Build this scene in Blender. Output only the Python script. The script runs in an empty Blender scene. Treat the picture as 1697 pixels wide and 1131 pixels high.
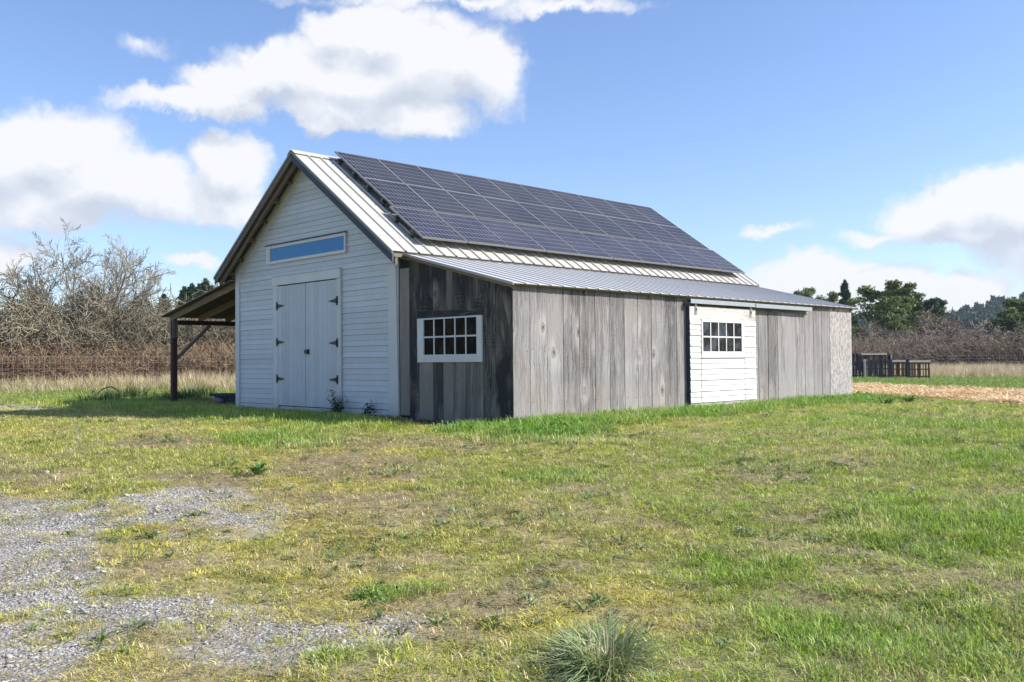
import bpy, math, random
import numpy as np
from math import sin, cos, pi, radians, sqrt, exp, hypot, atan2, degrees
from mathutils import Vector, Matrix
random.seed(7); RNG = np.random.default_rng(7)
SC = bpy.context.scene; COL = SC.collection

# ------------------------------------------------------------ camera
FPX = 1538.1; IW, IH = 1697.0, 1131.0
CAM = Vector((18.362, -9.690, 0.952)); YAW, PITCH, ROLL = -0.7971, 0.0219, -0.0086
fw = Vector((sin(YAW)*cos(PITCH), cos(YAW)*cos(PITCH), sin(PITCH)))
r0 = Vector((cos(YAW), -sin(YAW), 0)); u0 = r0.cross(fw)
rt = r0*cos(ROLL)+u0*sin(ROLL); up = -r0*sin(ROLL)+u0*cos(ROLL)
cam = bpy.data.cameras.new('camera'); cam.sensor_width = 36; cam.lens = FPX/IW*36
cam.clip_start = .1; cam.clip_end = 6000
co = bpy.data.objects.new('camera', cam); COL.objects.link(co)
co.matrix_world = Matrix(((rt.x, up.x, -fw.x, CAM.x), (rt.y, up.y, -fw.y, CAM.y), (rt.z, up.z, -fw.z, CAM.z), (0, 0, 0, 1)))
SC.camera = co
def ray(px, py): return (fw+rt*((px-IW/2)/FPX)-up*((py-IH/2)/FPX))
def at(px, dist, z=0.0):
    """a point dist metres from the camera (over the ground) in the bearing seen at px, at height z"""
    d = ray(px, 600); h = hypot(d.x, d.y); return Vector((CAM.x+d.x/h*dist, CAM.y+d.y/h*dist, z))
def hgt(py, dist, px=848):
    """height of what is seen at row py, dist metres away"""
    d = ray(px, py); return CAM.z+d.z/hypot(d.x, d.y)*dist

# ------------------------------------------------------------ helpers
def tag(o, label=None, cat=None, group=None, kind=None):
    if label: o['label'] = label
    if cat: o['category'] = cat
    if group: o['group'] = group
    if kind: o['kind'] = kind
    return o
def empty(name, loc=(0, 0, 0), rz=0):
    o = bpy.data.objects.new(name, None); COL.objects.link(o); o.location = loc; o.rotation_euler = (0, 0, rz); o.empty_display_size = .2
    return o
def copy_tree(o, parent=None):
    c = o.copy(); COL.objects.link(c)
    if parent: c.parent = parent
    for ch in list(o.children): copy_tree(ch, c)
    return c
class B:
    """collects polygons with uv and a random tone per piece; builds ONE mesh"""
    def __init__(s): s.v = []; s.f = []; s.uv = []; s.t = []; s.mi = []
    def poly(s, pts, uv=None, tone=0.5, mi=0):
        n = len(s.v); s.v += [tuple(p) for p in pts]; s.f.append(tuple(range(n, n+len(pts))))
        s.uv += uv if uv else [(0, 0)]*len(pts); s.t += [tone]*len(pts); s.mi.append(mi)
    def hexa(s, c, g=(0, 0, 1), tone=None, mi=0):
        c = [Vector(p) for p in c]; g = Vector(g).normalized(); tone = random.random() if tone is None else tone
        ou, ov = random.random()*40, random.random()*40
        cen = sum(c, Vector())/8
        for f in ((0, 3, 2, 1), (4, 5, 6, 7), (0, 1, 5, 4), (1, 2, 6, 5), (2, 3, 7, 6), (3, 0, 4, 7)):
            P = [c[i] for i in f]; n = (P[1]-P[0]).cross(P[2]-P[0])
            if n.length < 1e-9: n = (P[2]-P[0]).cross(P[3]-P[0])
            if n.length < 1e-12: continue
            n.normalize()
            if n.dot(sum(P, Vector())/4-cen) < 0: P = P[::-1]
            sd = n.cross(g)
            if sd.length < .3: sd = n.orthogonal()
            sd.normalize()
            s.poly(P, [(p.dot(sd)+ou, p.dot(g)+ov) for p in P], tone, mi)
    def box(s, x0, x1, y0, y1, z0, z1, g=(0, 0, 1), tone=None, mi=0):
        s.hexa([(x0, y0, z0), (x1, y0, z0), (x1, y1, z0), (x0, y1, z0), (x0, y0, z1), (x1, y0, z1), (x1, y1, z1), (x0, y1, z1)], g, tone, mi)
    def beam(s, p0, p1, w, h, upv=(0, 0, 1), tone=None, mi=0):
        p0, p1 = Vector(p0), Vector(p1); d = (p1-p0).normalized(); sd = d.cross(Vector(upv)).normalized(); u = sd.cross(d).normalized()
        q = []
        for a in (p0, p1): q += [a-sd*w/2-u*h/2, a+sd*w/2-u*h/2, a+sd*w/2+u*h/2, a-sd*w/2+u*h/2]
        s.hexa(q, d, tone, mi)
    def build(s, name, mat, parent=None, smooth=False):
        me = bpy.data.meshes.new(name); me.from_pydata(s.v, [], s.f)
        uvl = me.uv_layers.new(name='UVMap'); uvl.data.foreach_set('uv', np.array(s.uv, dtype=np.float32).ravel())
        at_ = me.attributes.new('tone', 'FLOAT', 'POINT'); at_.data.foreach_set('value', np.array(s.t, dtype=np.float32))
        ms = mat if isinstance(mat, (list, tuple)) else [mat]
        for m in ms: me.materials.append(m)
        if len(ms) > 1: me.polygons.foreach_set('material_index', s.mi)
        if smooth: me.polygons.foreach_set('use_smooth', [True]*len(s.f))
        me.update()
        o = bpy.data.objects.new(name, me); COL.objects.link(o)
        if parent: o.parent = parent
        return o
def np_mesh(name, V, F, mat, tint=None, smooth=False):
    """V (n,3), F (m,k) numpy -> mesh"""
    me = bpy.data.meshes.new(name); V = np.asarray(V, dtype=np.float32); F = np.asarray(F, dtype=np.int32)
    k = F.shape[1]; me.vertices.add(len(V)); me.vertices.foreach_set('co', V.ravel())
    me.loops.add(F.size); me.loops.foreach_set('vertex_index', F.ravel())
    me.polygons.add(len(F)); me.polygons.foreach_set('loop_start', np.arange(0, F.size, k, dtype=np.int32))
    if smooth: me.polygons.foreach_set('use_smooth', np.ones(len(F), dtype=bool))
    me.update(calc_edges=True); me.validate()
    if tint is not None:
        a = me.attributes.new('tint', 'FLOAT_COLOR', 'POINT'); t = np.ones((len(V), 4), np.float32); t[:, :3] = tint; a.data.foreach_set('color', t.ravel())
    if mat: me.materials.append(mat)
    return me
def link(name, me, parent=None, loc=None):
    o = bpy.data.objects.new(name, me); COL.objects.link(o)
    if parent: o.parent = parent
    if loc is not None: o.location = loc
    return o

# ------------------------------------------------------------ noise (python side)
class VN:
    def __init__(s, seed): s.g = np.random.default_rng(seed).random((256, 256))
    def __call__(s, x, y):
        x = np.asarray(x, float)+1000; y = np.asarray(y, float)+1000
        xi = np.floor(x).astype(int); yi = np.floor(y).astype(int); fx = x-xi; fy = y-yi; fx = fx*fx*(3-2*fx); fy = fy*fy*(3-2*fy)
        a = s.g[xi % 256, yi % 256]; b = s.g[(xi+1) % 256, yi % 256]; c = s.g[xi % 256, (yi+1) % 256]; d = s.g[(xi+1) % 256, (yi+1) % 256]
        return (a*(1-fx)+b*fx)*(1-fy)+(c*(1-fx)+d*fx)*fy
    def fbm(s, x, y, o=4):
        t = 0; a = .5; n = 0
        for i in range(o): t = t+a*s(x*2**i+17*i, y*2**i-11*i); n += a; a *= .5
        return t/n
N1, N2, N3, N4 = VN(1), VN(2), VN(3), VN(4)
def sstep(a, b, x): t = np.clip((x-a)/(b-a), 0, 1); return t*t*(3-2*t)

# ------------------------------------------------------------ node helper
class NT:
    def __init__(s, name):
        s.m = bpy.data.materials.new(name); s.m.use_nodes = True; s.t = s.m.node_tree; s.t.nodes.clear()
        s.out = s.t.nodes.new('ShaderNodeOutputMaterial')
    def n(s, typ, **k):
        nd = s.t.nodes.new('ShaderNode'+typ); ins = k.pop('ins', {})
        for a, b in k.items(): setattr(nd, a, b)
        for a, b in ins.items():
            if hasattr(b, 'is_output') or isinstance(b, bpy.types.NodeSocket): s.t.links.new(b, nd.inputs[a])
            else: nd.inputs[a].default_value = b
        return nd
    def math(s, op, a, b=0.5, c=0.5, clamp=False):
        return s.n('Math', operation=op, use_clamp=clamp, ins={0: a, 1: b, 2: c}).outputs[0]
    def vm(s, op, a, b=(0, 0, 0), scale=1.0):
        nd = s.n('VectorMath', operation=op, ins={0: a, 1: b}); 
        if op == 'SCALE': 
            if isinstance(scale, bpy.types.NodeSocket): s.t.links.new(scale, nd.inputs['Scale'])
            else: nd.inputs['Scale'].default_value = scale
        return nd.outputs['Value'] if op in ('LENGTH', 'DOT_PRODUCT', 'DISTANCE') else nd.outputs[0]
    def ramp(s, f, stops, interp='LINEAR'):
        nd = s.n('ValToRGB', ins={0: f}); cr = nd.color_ramp; cr.interpolation = interp
        while len(cr.elements) < len(stops): cr.elements.new(.5)
        for e, (p, c) in zip(cr.elements, stops):
            e.position = p; e.color = (c, c, c, 1) if isinstance(c, (int, float)) else (*c, 1)
        return nd.outputs[0]
    def mix(s, f, a, b, blend='MIX'):
        nd = s.n('Mix', data_type='RGBA', blend_type=blend)
        for i, v in ((0, f), (6, a), (7, b)):
            if isinstance(v, bpy.types.NodeSocket): s.t.links.new(v, nd.inputs[i])
            else: nd.inputs[i].default_value = (v if i == 0 else ((v, v, v, 1) if isinstance(v, (int, float)) else (*v, 1)))
        return nd.outputs[2]
    def noise(s, vec, scale, detail=4, rough=.55, dist=0, out='Fac'):
        return s.n('TexNoise', ins={'Vector': vec, 'Scale': scale, 'Detail': detail, 'Roughness': rough, 'Distortion': dist}).outputs[out]
    def mapping(s, vec, scale=(1, 1, 1), loc=(0, 0, 0), rot=(0, 0, 0)):
        return s.n('Mapping', ins={'Vector': vec, 'Scale': scale, 'Location': loc, 'Rotation': rot}).outputs[0]
    def attr(s, name, typ='GEOMETRY', out='Color'):
        return s.n('Attribute', attribute_name=name, attribute_type=typ).outputs[out]
    def uv(s): return s.n('UVMap', uv_map='UVMap').outputs[0]
    def pos(s): return s.n('NewGeometry').outputs['Position']
    def obj(s): return s.n('TexCoord').outputs['Object']
    def bump(s, h, strength=.3, dist=.01): return s.n('Bump', ins={'Strength': strength, 'Distance': dist, 'Height': h}).outputs[0]
    def pbr(s, col, rough=.6, normal=None, metal=0, spec=.5, **k):
        ins = {'Base Color': col if isinstance(col, bpy.types.NodeSocket) else (*col, 1), 'Roughness': rough, 'Metallic': metal, 'Specular IOR Level': spec}
        if normal is not None: ins['Normal'] = normal
        for a, b in k.items(): ins[a.replace('_', ' ')] = b
        nd = s.n('BsdfPrincipled', ins=ins); return nd.outputs[0]
    def done(s, sh): s.t.links.new(sh, s.out.inputs[0]); return s.m

# ------------------------------------------------------------ materials
def wood(name, dark, light, pale=None, knots=.6, rough=.8, streak=1.0, warm=None, tone_amp=.5, splash=None):
    """weathered sawn boards: grain along v, knots the grain bends round, each board its own tone"""
    m = NT(name); uv0 = m.uv(); uv = m.vm('ADD', uv0, m.vm('SCALE', m.vm('SUBTRACT', m.noise(m.mapping(uv0, (6, 6, 1)), 1.0, 3, .6, out='Color'), (.5, .5, .5)), scale=.07))
    kn = m.n('TexVoronoi', feature='F1', ins={'Vector': m.mapping(uv, (3.1, 1.7, 1)), 'Scale': 1.0, 'Randomness': .95})
    kd = kn.outputs['Distance']
    off = m.vm('SUBTRACT', m.mapping(uv, (3.1, 1.7, 1)), kn.outputs['Position'])
    # grain flows round a knot
    e = m.math('POWER', 2.718, m.math('MULTIPLY', m.math('MULTIPLY', kd, kd), -14))
    sep = m.n('SeparateXYZ', ins={0: off})
    su = m.n('SeparateXYZ', ins={0: uv})
    wob = m.math('MULTIPLY', m.math('SUBTRACT', m.noise(m.mapping(uv, (1.2, .9, 1)), 1.6, 2), .5), .12)
    u2 = m.math('ADD', m.math('SUBTRACT', su.outputs[0], m.math('MULTIPLY', m.math('MULTIPLY', sep.outputs[0], e), .26)), wob)
    v = m.n('CombineXYZ', ins={0: u2, 1: su.outputs[1], 2: 0.0}).outputs[0]
    fine = m.noise(m.mapping(v, (120, 4.0, 1)), 1.0, 7, .72)
    mid = m.noise(m.mapping(v, (34*streak, .7, 1)), 1.0, 5, .62)
    big = m.noise(m.mapping(v, (5.5, .45, 1)), 1.0, 3, .5)
    f = m.math('ADD', m.math('MULTIPLY', fine, .48), m.math('ADD', m.math('MULTIPLY', mid, .48), m.math('MULTIPLY', big, .29)))
    tone = m.attr('tone', out='Fac')
    f = m.math('ADD', f, m.math('MULTIPLY', m.math('SUBTRACT', tone, .5), tone_amp*.32))
    f = m.n('MapRange', ins={0: f, 1: .505, 2: .725}).outputs[0]
    col = m.mix(f, dark, light)
    if warm:
        w = m.n('MapRange', ins={0: m.noise(m.mapping(uv, (2.5, .8, 1)), 1.0, 3), 1: .5, 2: .75}).outputs[0]
        col = m.mix(m.math('MULTIPLY', w, .7), col, warm, 'MULTIPLY' if False else 'MIX') if False else m.mix(m.math('MULTIPLY', w, .5), col, warm)
    if pale:
        ps = m.n('MapRange', ins={0: m.noise(m.mapping(v, (9, .9, 1), (3, 5, 0)), 1.0, 5, .7), 1: .56, 2: .74}).outputs[0]
        col = m.mix(m.math('MULTIPLY', ps, .75), col, pale)
        # scuffs
        sc = m.n('TexWave', wave_type='RINGS', ins={'Vector': m.mapping(uv, (1, 1, 1), (.3, .2, 0)), 'Scale': 5.0, 'Distortion': 9.0, 'Detail': 3.0, 'Detail Scale': .8}).outputs['Fac']
        scf = m.math('MULTIPLY', m.n('MapRange', ins={0: sc, 1: .93, 2: 1.0}).outputs[0], m.n('MapRange', ins={0: m.noise(uv, 1.7, 3), 1: .55, 2: .68}).outputs[0])
        col = m.mix(m.math('MULTIPLY', scf, .35), col, pale)
    if knots:
        kd = m.math('MULTIPLY', kd, m.math('ADD', .65, m.math('MULTIPLY', m.n('SeparateColor', ins={0: kn.outputs['Color']}).outputs[1], .9)))
        sel = m.math('GREATER_THAN', m.n('SeparateColor', ins={0: kn.outputs['Color']}).outputs[0], 1-knots)
        ring = m.math('MULTIPLY', m.n('MapRange', ins={0: kd, 1: .17, 2: .08}).outputs[0], sel)
        core = m.math('MULTIPLY', m.n('MapRange', ins={0: kd, 1: .085, 2: .05}).outputs[0], sel)
        halo = m.math('MULTIPLY', m.n('MapRange', ins={0: kd, 1: .46, 2: .16}).outputs[0], sel)
        rr = m.math('MULTIPLY', m.math('ADD', m.math('SINE', m.math('MULTIPLY', kd, 75)), 1.0), .5)
        if pale: col = m.mix(m.math('MULTIPLY', m.math('MULTIPLY', halo, mid), .9), col, pale)
        col = m.mix(m.math('MULTIPLY', ring, m.math('MULTIPLY', rr, .55)), col, tuple(c*.5 for c in dark))
        col = m.mix(m.math('MULTIPLY', core, .75), col, (dark[0]*.62, dark[1]*.5, dark[2]*.42))
    if splash:
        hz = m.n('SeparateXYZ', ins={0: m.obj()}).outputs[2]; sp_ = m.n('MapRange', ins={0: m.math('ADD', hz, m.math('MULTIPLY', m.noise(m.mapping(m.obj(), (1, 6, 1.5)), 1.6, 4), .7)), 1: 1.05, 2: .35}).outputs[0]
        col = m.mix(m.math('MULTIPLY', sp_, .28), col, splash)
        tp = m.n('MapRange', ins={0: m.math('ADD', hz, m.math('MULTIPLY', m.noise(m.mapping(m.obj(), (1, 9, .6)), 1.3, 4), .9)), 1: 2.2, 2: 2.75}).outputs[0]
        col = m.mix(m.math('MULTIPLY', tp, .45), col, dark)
    # thin checks (cracks)
    ck = m.n('MapRange', ins={0: m.noise(m.mapping(v, (60, .7, 1), (9, 1, 0)), 1.0, 2, .4), 1: .70, 2: .76}).outputs[0]
    col = m.mix(m.math('MULTIPLY', ck, .6), col, tuple(c*.45 for c in dark))
    nb = m.bump(m.math('SUBTRACT', f, m.math('MULTIPLY', ck, 1.0)), .5, .004)
    return m.done(m.pbr(col, rough, nb, spec=.25))
def painted(name, base, wear=(.30, .27, .22), amt=.5, rough=.5, grain=(1, 40, 40), dirt=(.45, .44, .40)):
    m = NT(name); p = m.obj(); tone = m.attr('tone', out='Fac')
    g = m.noise(m.mapping(p, grain), 1.2, 6, .65)
    blot = m.noise(p, 2.3, 5, .6)
    k = m.n('MapRange', ins={0: m.math('ADD', m.math('MULTIPLY', g, .6), m.math('MULTIPLY', m.noise(p, 5.0, 6, .7), .6)), 1: .715, 2: .80}).outputs[0]
    col = m.mix(m.math('MULTIPLY', m.n('MapRange', ins={0: blot, 1: .42, 2: .75}).outputs[0], .35), base, dirt)
    col = m.mix(m.math('MULTIPLY', k, amt), col, wear)
    col = m.mix(m.math('MULTIPLY', m.math('SUBTRACT', 1.0, tone), .34), col, tuple(c*.6 for c in base))
    hz = m.n('SeparateXYZ', ins={0: p}).outputs[2]; mud = m.n('MapRange', ins={0: m.math('ADD', hz, m.math('MULTIPLY', m.noise(m.mapping(p, (3, 3, 2)), 1.5, 5, .65), .8)), 1: .75, 2: .30}).outputs[0]
    col = m.mix(m.math('MULTIPLY', mud, .5), col, (.30, .29, .25))
    # knots bleeding through
    kn = m.n('TexVoronoi', feature='F1', ins={'Vector': p, 'Scale': 2.3}).outputs['Distance']
    kk = m.n('MapRange', ins={0: kn, 1: .055, 2: .03}).outputs[0]
    col = m.mix(m.math('MULTIPLY', kk, .45*amt), col, wear)
    return m.done(m.pbr(col, rough, m.bump(m.math('ADD', g, m.math('MULTIPLY', k, -.6)), .35, .003), spec=.35))
def metal_sheet(name, base, rough=.45, metal=.0, streak=(.5, 8, 8), stain=(.42, .38, .30), amt=.4, spec=.5):
    m = NT(name); p = m.obj()
    s = m.noise(m.mapping(p, streak), 1.0, 5, .6); b = m.noise(p, .9, 5, .6)
    col = m.mix(m.math('MULTIPLY', m.n('MapRange', ins={0: s, 1: .5, 2: .8}).outputs[0], amt), base, stain)
    col = m.mix(m.math('MULTIPLY', m.n('MapRange', ins={0: b, 1: .55, 2: .8}).outputs[0], amt*.6), col, tuple(c*.7 for c in stain))
    r = m.math('ADD', m.math('MULTIPLY', s, .2), rough-.1)
    return m.done(m.pbr(col, r, m.bump(b, .1, .01), metal=metal, spec=spec))
def plain(name, col, rough=.6, metal=0, var=.25, scale=6, spec=.5):
    m = NT(name); nz = m.noise(m.obj(), scale, 5, .6)
    c = m.mix(nz, tuple(x*(1-var) for x in col), tuple(min(1, x*(1+var)) for x in col))
    return m.done(m.pbr(c, rough, m.bump(nz, .15, .004), metal=metal, spec=spec))
def leafy(name, col=None, rough=.55, trans=.3, var=.35, inst=True):
    """foliage: colour from the tuft's own tint (instances) or a fixed colour, a little light through the blades"""
    m = NT(name)
    base = m.attr('tint', 'INSTANCER' if inst else 'GEOMETRY') if col is None else m.n('RGB').outputs[0]
    if col is not None: base.default_value = (*col, 1)
    rnd = m.n('NewGeometry').outputs['Random Per Island']
    c = m.mix(rnd, m.mix(1.0, base, 1-var, 'MULTIPLY'), m.mix(1.0, base, 1+var, 'MULTIPLY'))
    d = m.pbr(c, rough, spec=.3)
    t = m.n('BsdfTranslucent', ins={'Color': m.mix(1.0, c, (1.1, 1.15, .6), 'MULTIPLY')}).outputs[0]
    mx = m.n('MixShader', ins={0: trans, 1: d, 2: t}).outputs[0]
    return m.done(mx)
def bark(name, a, b, scale=3.0, spec=.2):
    m = NT(name); p = m.obj(); nz = m.noise(p, scale, 5, .65); n2 = m.noise(p, scale*.25, 3)
    c = m.mix(m.n('MapRange', ins={0: m.math('ADD', m.math('MULTIPLY', nz, .6), m.math('MULTIPLY', n2, .4)), 1: .38, 2: .62}).outputs[0], a, b)
    return m.done(m.pbr(c, .85, spec=spec))

M = {}
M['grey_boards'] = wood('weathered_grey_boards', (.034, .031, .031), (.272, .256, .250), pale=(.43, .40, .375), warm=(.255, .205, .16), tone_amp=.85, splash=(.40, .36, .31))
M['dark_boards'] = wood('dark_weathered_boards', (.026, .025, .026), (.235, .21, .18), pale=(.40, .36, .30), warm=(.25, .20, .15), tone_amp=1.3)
M['pale_board'] = wood('pale_weathered_board', (.26, .23, .20), (.60, .56, .51), pale=(.72, .67, .6), knots=.3)
M['rafter_wood'] = wood('brown_rafter_wood', (.09, .07, .045), (.30, .23, .14), knots=.4)
M['under_wood'] = wood('brown_soffit_boards', (.06, .045, .03), (.17, .13, .085), knots=.4)
M['barge_wood'] = wood('grey_brown_barge_board', (.07, .06, .05), (.22, .19, .15), knots=.2)
M['slate_board'] = wood('sky_tinted_slate_board', (.026, .032, .045), (.075, .09, .12), knots=.2)  # dark grey wood colour with the blue of reflected sky put in
M['post_wood'] = wood('dark_red_brown_post', (.028, .014, .013), (.085, .043, .038), knots=.2)
M['white'] = painted('shade_tinted_white_siding', (.57, .61, .635), amt=.6)  # white paint dulled and blued to carry the gable's shade
M['white_trim'] = painted('white_painted_trim', (.64, .655, .65), amt=.30, grain=(30, 30, 1))
M['door_white'] = painted('white_painted_door_planks', (.53, .57, .605), amt=.45, grain=(40, 40, 1))
M['sun_white'] = painted('sunlit_white_siding', (.74, .73, .70), amt=.3)  # brighter, warmer copy of the white paint for the sunlit sliding door
M['black_iron'] = plain('black_iron', (.012, .012, .013), .45, spec=.4)
M['nail'] = plain('rusty_nail_heads', (.05, .035, .03), .7)
M['galv'] = plain('galvanised_steel', (.32, .345, .35), .5, metal=.3, var=.12, scale=9)
M['cream_metal'] = metal_sheet('cream_roof_metal', (.46, .44, .39), .5, streak=(2, 12, .6), stain=(.46, .43, .36), amt=.32)
M['grey_metal'] = metal_sheet('grey_galvanised_roof_metal', (.50, .49, .47), .6, metal=.0, spec=.25, stain=(.33, .325, .31), amt=.35)
M['green_trim'] = plain('green_grey_roof_edge', (.17, .19, .16), .5)
M['alu'] = plain('aluminium_frame', (.23, .225, .22), .45, metal=.3, var=.05)
M['rail'] = plain('dark_mounting_rail', (.05, .05, .055), .4, metal=.3)
M['black'] = plain('dark_interior', (.008, .007, .006), .9, var=.3)
M['concrete'] = plain('grey_concrete', (.16, .155, .15), .9, var=.3, scale=5)

def mat_pane(name, base, base2, refl, rough=.04, tint=(1, 1, 1), fk=.6):
    m = NT(name); p = m.obj(); nz = m.noise(p, 3.2, 5, .65)
    c = m.mix(m.n('MapRange', ins={0: nz, 1: .48, 2: .62}).outputs[0], base, base2)
    # grime in thin specks
    sp = m.n('MapRange', ins={0: m.noise(p, 26, 3, .6), 1: .70, 2: .76}).outputs[0]
    c = m.mix(m.math('MULTIPLY', sp, .35), c, (.4, .4, .38))
    d = m.n('BsdfDiffuse', ins={'Color': c}).outputs[0]
    w = m.bump(m.noise(p, 2.0, 2), .05, .02)
    g = m.n('BsdfGlossy', ins={'Color': (*tint, 1), 'Roughness': rough, 'Normal': w}).outputs[0]
    lw = m.n('LayerWeight', ins={'Blend': .15}).outputs['Fresnel']
    f = m.math('ADD', m.math('MULTIPLY', lw, fk), refl, clamp=True)
    return m.done(m.n('MixShader', ins={0: f, 1: d, 2: g}).outputs[0])
M['pane_dark'] = mat_pane('old_window_glass', (.005, .004, .004), (.030, .017, .012), .0, fk=.28)  # brown blotches painted in for the reflection of trees
M['pane_black'] = mat_pane('black_window_glass', (.004, .005, .007), (.05, .06, .075), .015, fk=.4)  # paler bluish blotches painted in for sky mirrored in the panes
M['pane_blue'] = mat_pane('sky_reflecting_glass', (.012, .035, .07), (.014, .04, .08), .15, tint=(.30, .60, .95), fk=.35)

def mat_solar(name, a, b, line, coat=.5):
    m = NT(name); uv = m.uv(); s = m.n('SeparateXYZ', ins={0: uv})
    def ln(x, n, w):
        fr = m.math('FRACT', m.math('MULTIPLY', x, n)); d = m.math('SUBTRACT', .5, m.math('ABSOLUTE', m.math('SUBTRACT', fr, .5)))
        return m.n('MapRange', ins={0: d, 1: w, 2: w*.6}).outputs[0], fr
    l1, f1 = ln(s.outputs[0], 10, .072); l2, f2 = ln(s.outputs[1], 6, .050)
    a1 = m.math('ABSOLUTE', m.math('SUBTRACT', f1, .5)); a2 = m.math('ABSOLUTE', m.math('SUBTRACT', f2, .5))
    dia = m.math('GREATER_THAN', m.math('ADD', a1, a2), .90)
    L = m.math('MAXIMUM', m.math('MAXIMUM', l1, l2), dia)
    cell = m.n('CombineXYZ', ins={0: m.math('FLOOR', m.math('MULTIPLY', s.outputs[0], 10)), 1: m.math('FLOOR', m.math('MULTIPLY', s.outputs[1], 6)), 2: m.math('MULTIPLY', m.n('ObjectInfo').outputs['Random'], 50)}).outputs[0]
    wn = m.n('TexWhiteNoise', noise_dimensions='3D', ins={'Vector': cell}).outputs['Value']
    c = m.mix(wn, a, b)
    # bus bars: fine pale strokes down each cell
    bb = m.math('GREATER_THAN', m.math('ABSOLUTE', m.math('SUBTRACT', m.math('FRACT', m.math('MULTIPLY', s.outputs[0], 30)), .5)), .46)
    c = m.mix(m.math('MULTIPLY', bb, .10), c, line)
    c = m.mix(L, c, line)
    dust = m.noise(m.pos(), 1.3, 5, .6)
    c = m.mix(m.math('MULTIPLY', m.n('MapRange', ins={0: dust, 1: .4, 2: .75}).outputs[0], .09), c, (.35, .33, .30))
    return m.done(m.pbr(c, .4, spec=.04, Coat_Weight=coat*.35, Coat_Roughness=.10, Coat_IOR=1.2))
M['solar_a'] = mat_solar('blue_black_solar_cells', (.005, .007, .017), (.011, .014, .030), (.22, .23, .255), .3)
M['solar_b'] = mat_solar('violet_grey_solar_cells', (.013, .014, .030), (.025, .026, .047), (.22, .23, .26), .4)
def mat_osb():
    m = NT('weathered_strand_board'); p = m.obj()
    w = m.noise(p, 3.0, 3, .5, out='Color')
    q = m.vm('ADD', p, m.vm('SCALE', w, scale=.12))
    a = m.n('TexVoronoi', feature='F1', ins={'Vector': m.mapping(q, (1, 46, 17), rot=(.5, 0, 0)), 'Scale': 1.0}); b = m.n('TexVoronoi', feature='F1', ins={'Vector': m.mapping(q, (1, 42, 15), rot=(-.75, 0, 0)), 'Scale': 1.0})
    va = m.n('SeparateColor', ins={0: a.outputs['Color']}).outputs[0]; vb = m.n('SeparateColor', ins={0: b.outputs['Color']}).outputs[1]
    f = m.math('MAXIMUM', m.math('MULTIPLY', va, m.math('GREATER_THAN', vb, .45)), m.math('MULTIPLY', vb, .8))
    f = m.math('ADD', m.math('MULTIPLY', f, .7), m.math('MULTIPLY', m.noise(p, 6, 5, .7), .35))
    c = m.ramp(f, [(.15, (.20, .18, .16)), (.45, (.33, .305, .285)), (.95, (.48, .455, .44))])
    st = m.n('MapRange', ins={0: m.noise(m.mapping(p, (1, 9, 1.1)), 1.0, 4), 1: .66, 2: .72}).outputs[0]
    c = m.mix(m.math('MULTIPLY', st, .55), c, (.24, .12, .06))
    return m.done(m.pbr(c, .85, m.bump(f, .5, .004), spec=.2))
M['osb'] = mat_osb()

# ============================================================ THE BARN
W, GX, D = 5.70, 8.46, 11.0
ZR, ZE, OE, OHF, OHB = 5.0, 2.81, .295, .38, .20
CX = W/2; T = (ZR-ZE)/(CX+OE)                     # roof pitch (rise per metre)
barn = tag(empty('barn', (0, 0, 0)), 'white gabled barn with weathered grey board lean-to, metal roof and solar panels', 'barn')
rz = lambda x, dz=0: ZR-T*abs(x-CX)+dz            # roof surface height
lz = lambda x, dz=0: 2.800-(x-5.85)*.2515+dz       # lean-to roof height

def siding(b, u0f, u1f, z0, z1, place, course=.1013, proud=.014, gaps=(.005, .003)):
    """horizontal boards; u0f/u1f give the ends at a height, place(u, off, z) -> point"""
    z = z0; i = 0
    while z < z1-.01:
        zt = min(z+course, z1); strong = i % 2 == 0
        gap = gaps[0] if strong else gaps[1]; out = proud if strong else proud*.6
        a0, a1, c0, c1 = u0f(z), u1f(z), u0f(zt), u1f(zt)
        if a1-a0 > .05:
            # joints along a course
            cuts = [0, 1]
            if a1-a0 > 2.6 and random.random() < .5: cuts = [0, random.uniform(.3, .7), 1]
            for k in range(len(cuts)-1):
                s0, s1 = cuts[k], cuts[k+1]; e = .0015
                L = lambda p, q, s: p+(q-p)*s
                zb, zz = z+gap, zt
                w = random.uniform(-.0015, .0015)
                b.hexa([place(L(a0, a1, s0)+e, -out-w, zb), place(L(a0, a1, s1)-e, -out-w, zb), place(L(a0, a1, s1)-e, .01, zb), place(L(a0, a1, s0)+e, .01, zb),
                        place(L(c0, c1, s0)+e, -.003, zz), place(L(c0, c1, s1)-e, -.003, zz), place(L(c0, c1, s1)-e, .01, zz), place(L(c0, c1, s0)+e, .01, zz)], g=(1, 0, 0))
        z = zt; i += 1
yface = lambda u, o, z: (u, o, z)
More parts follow.
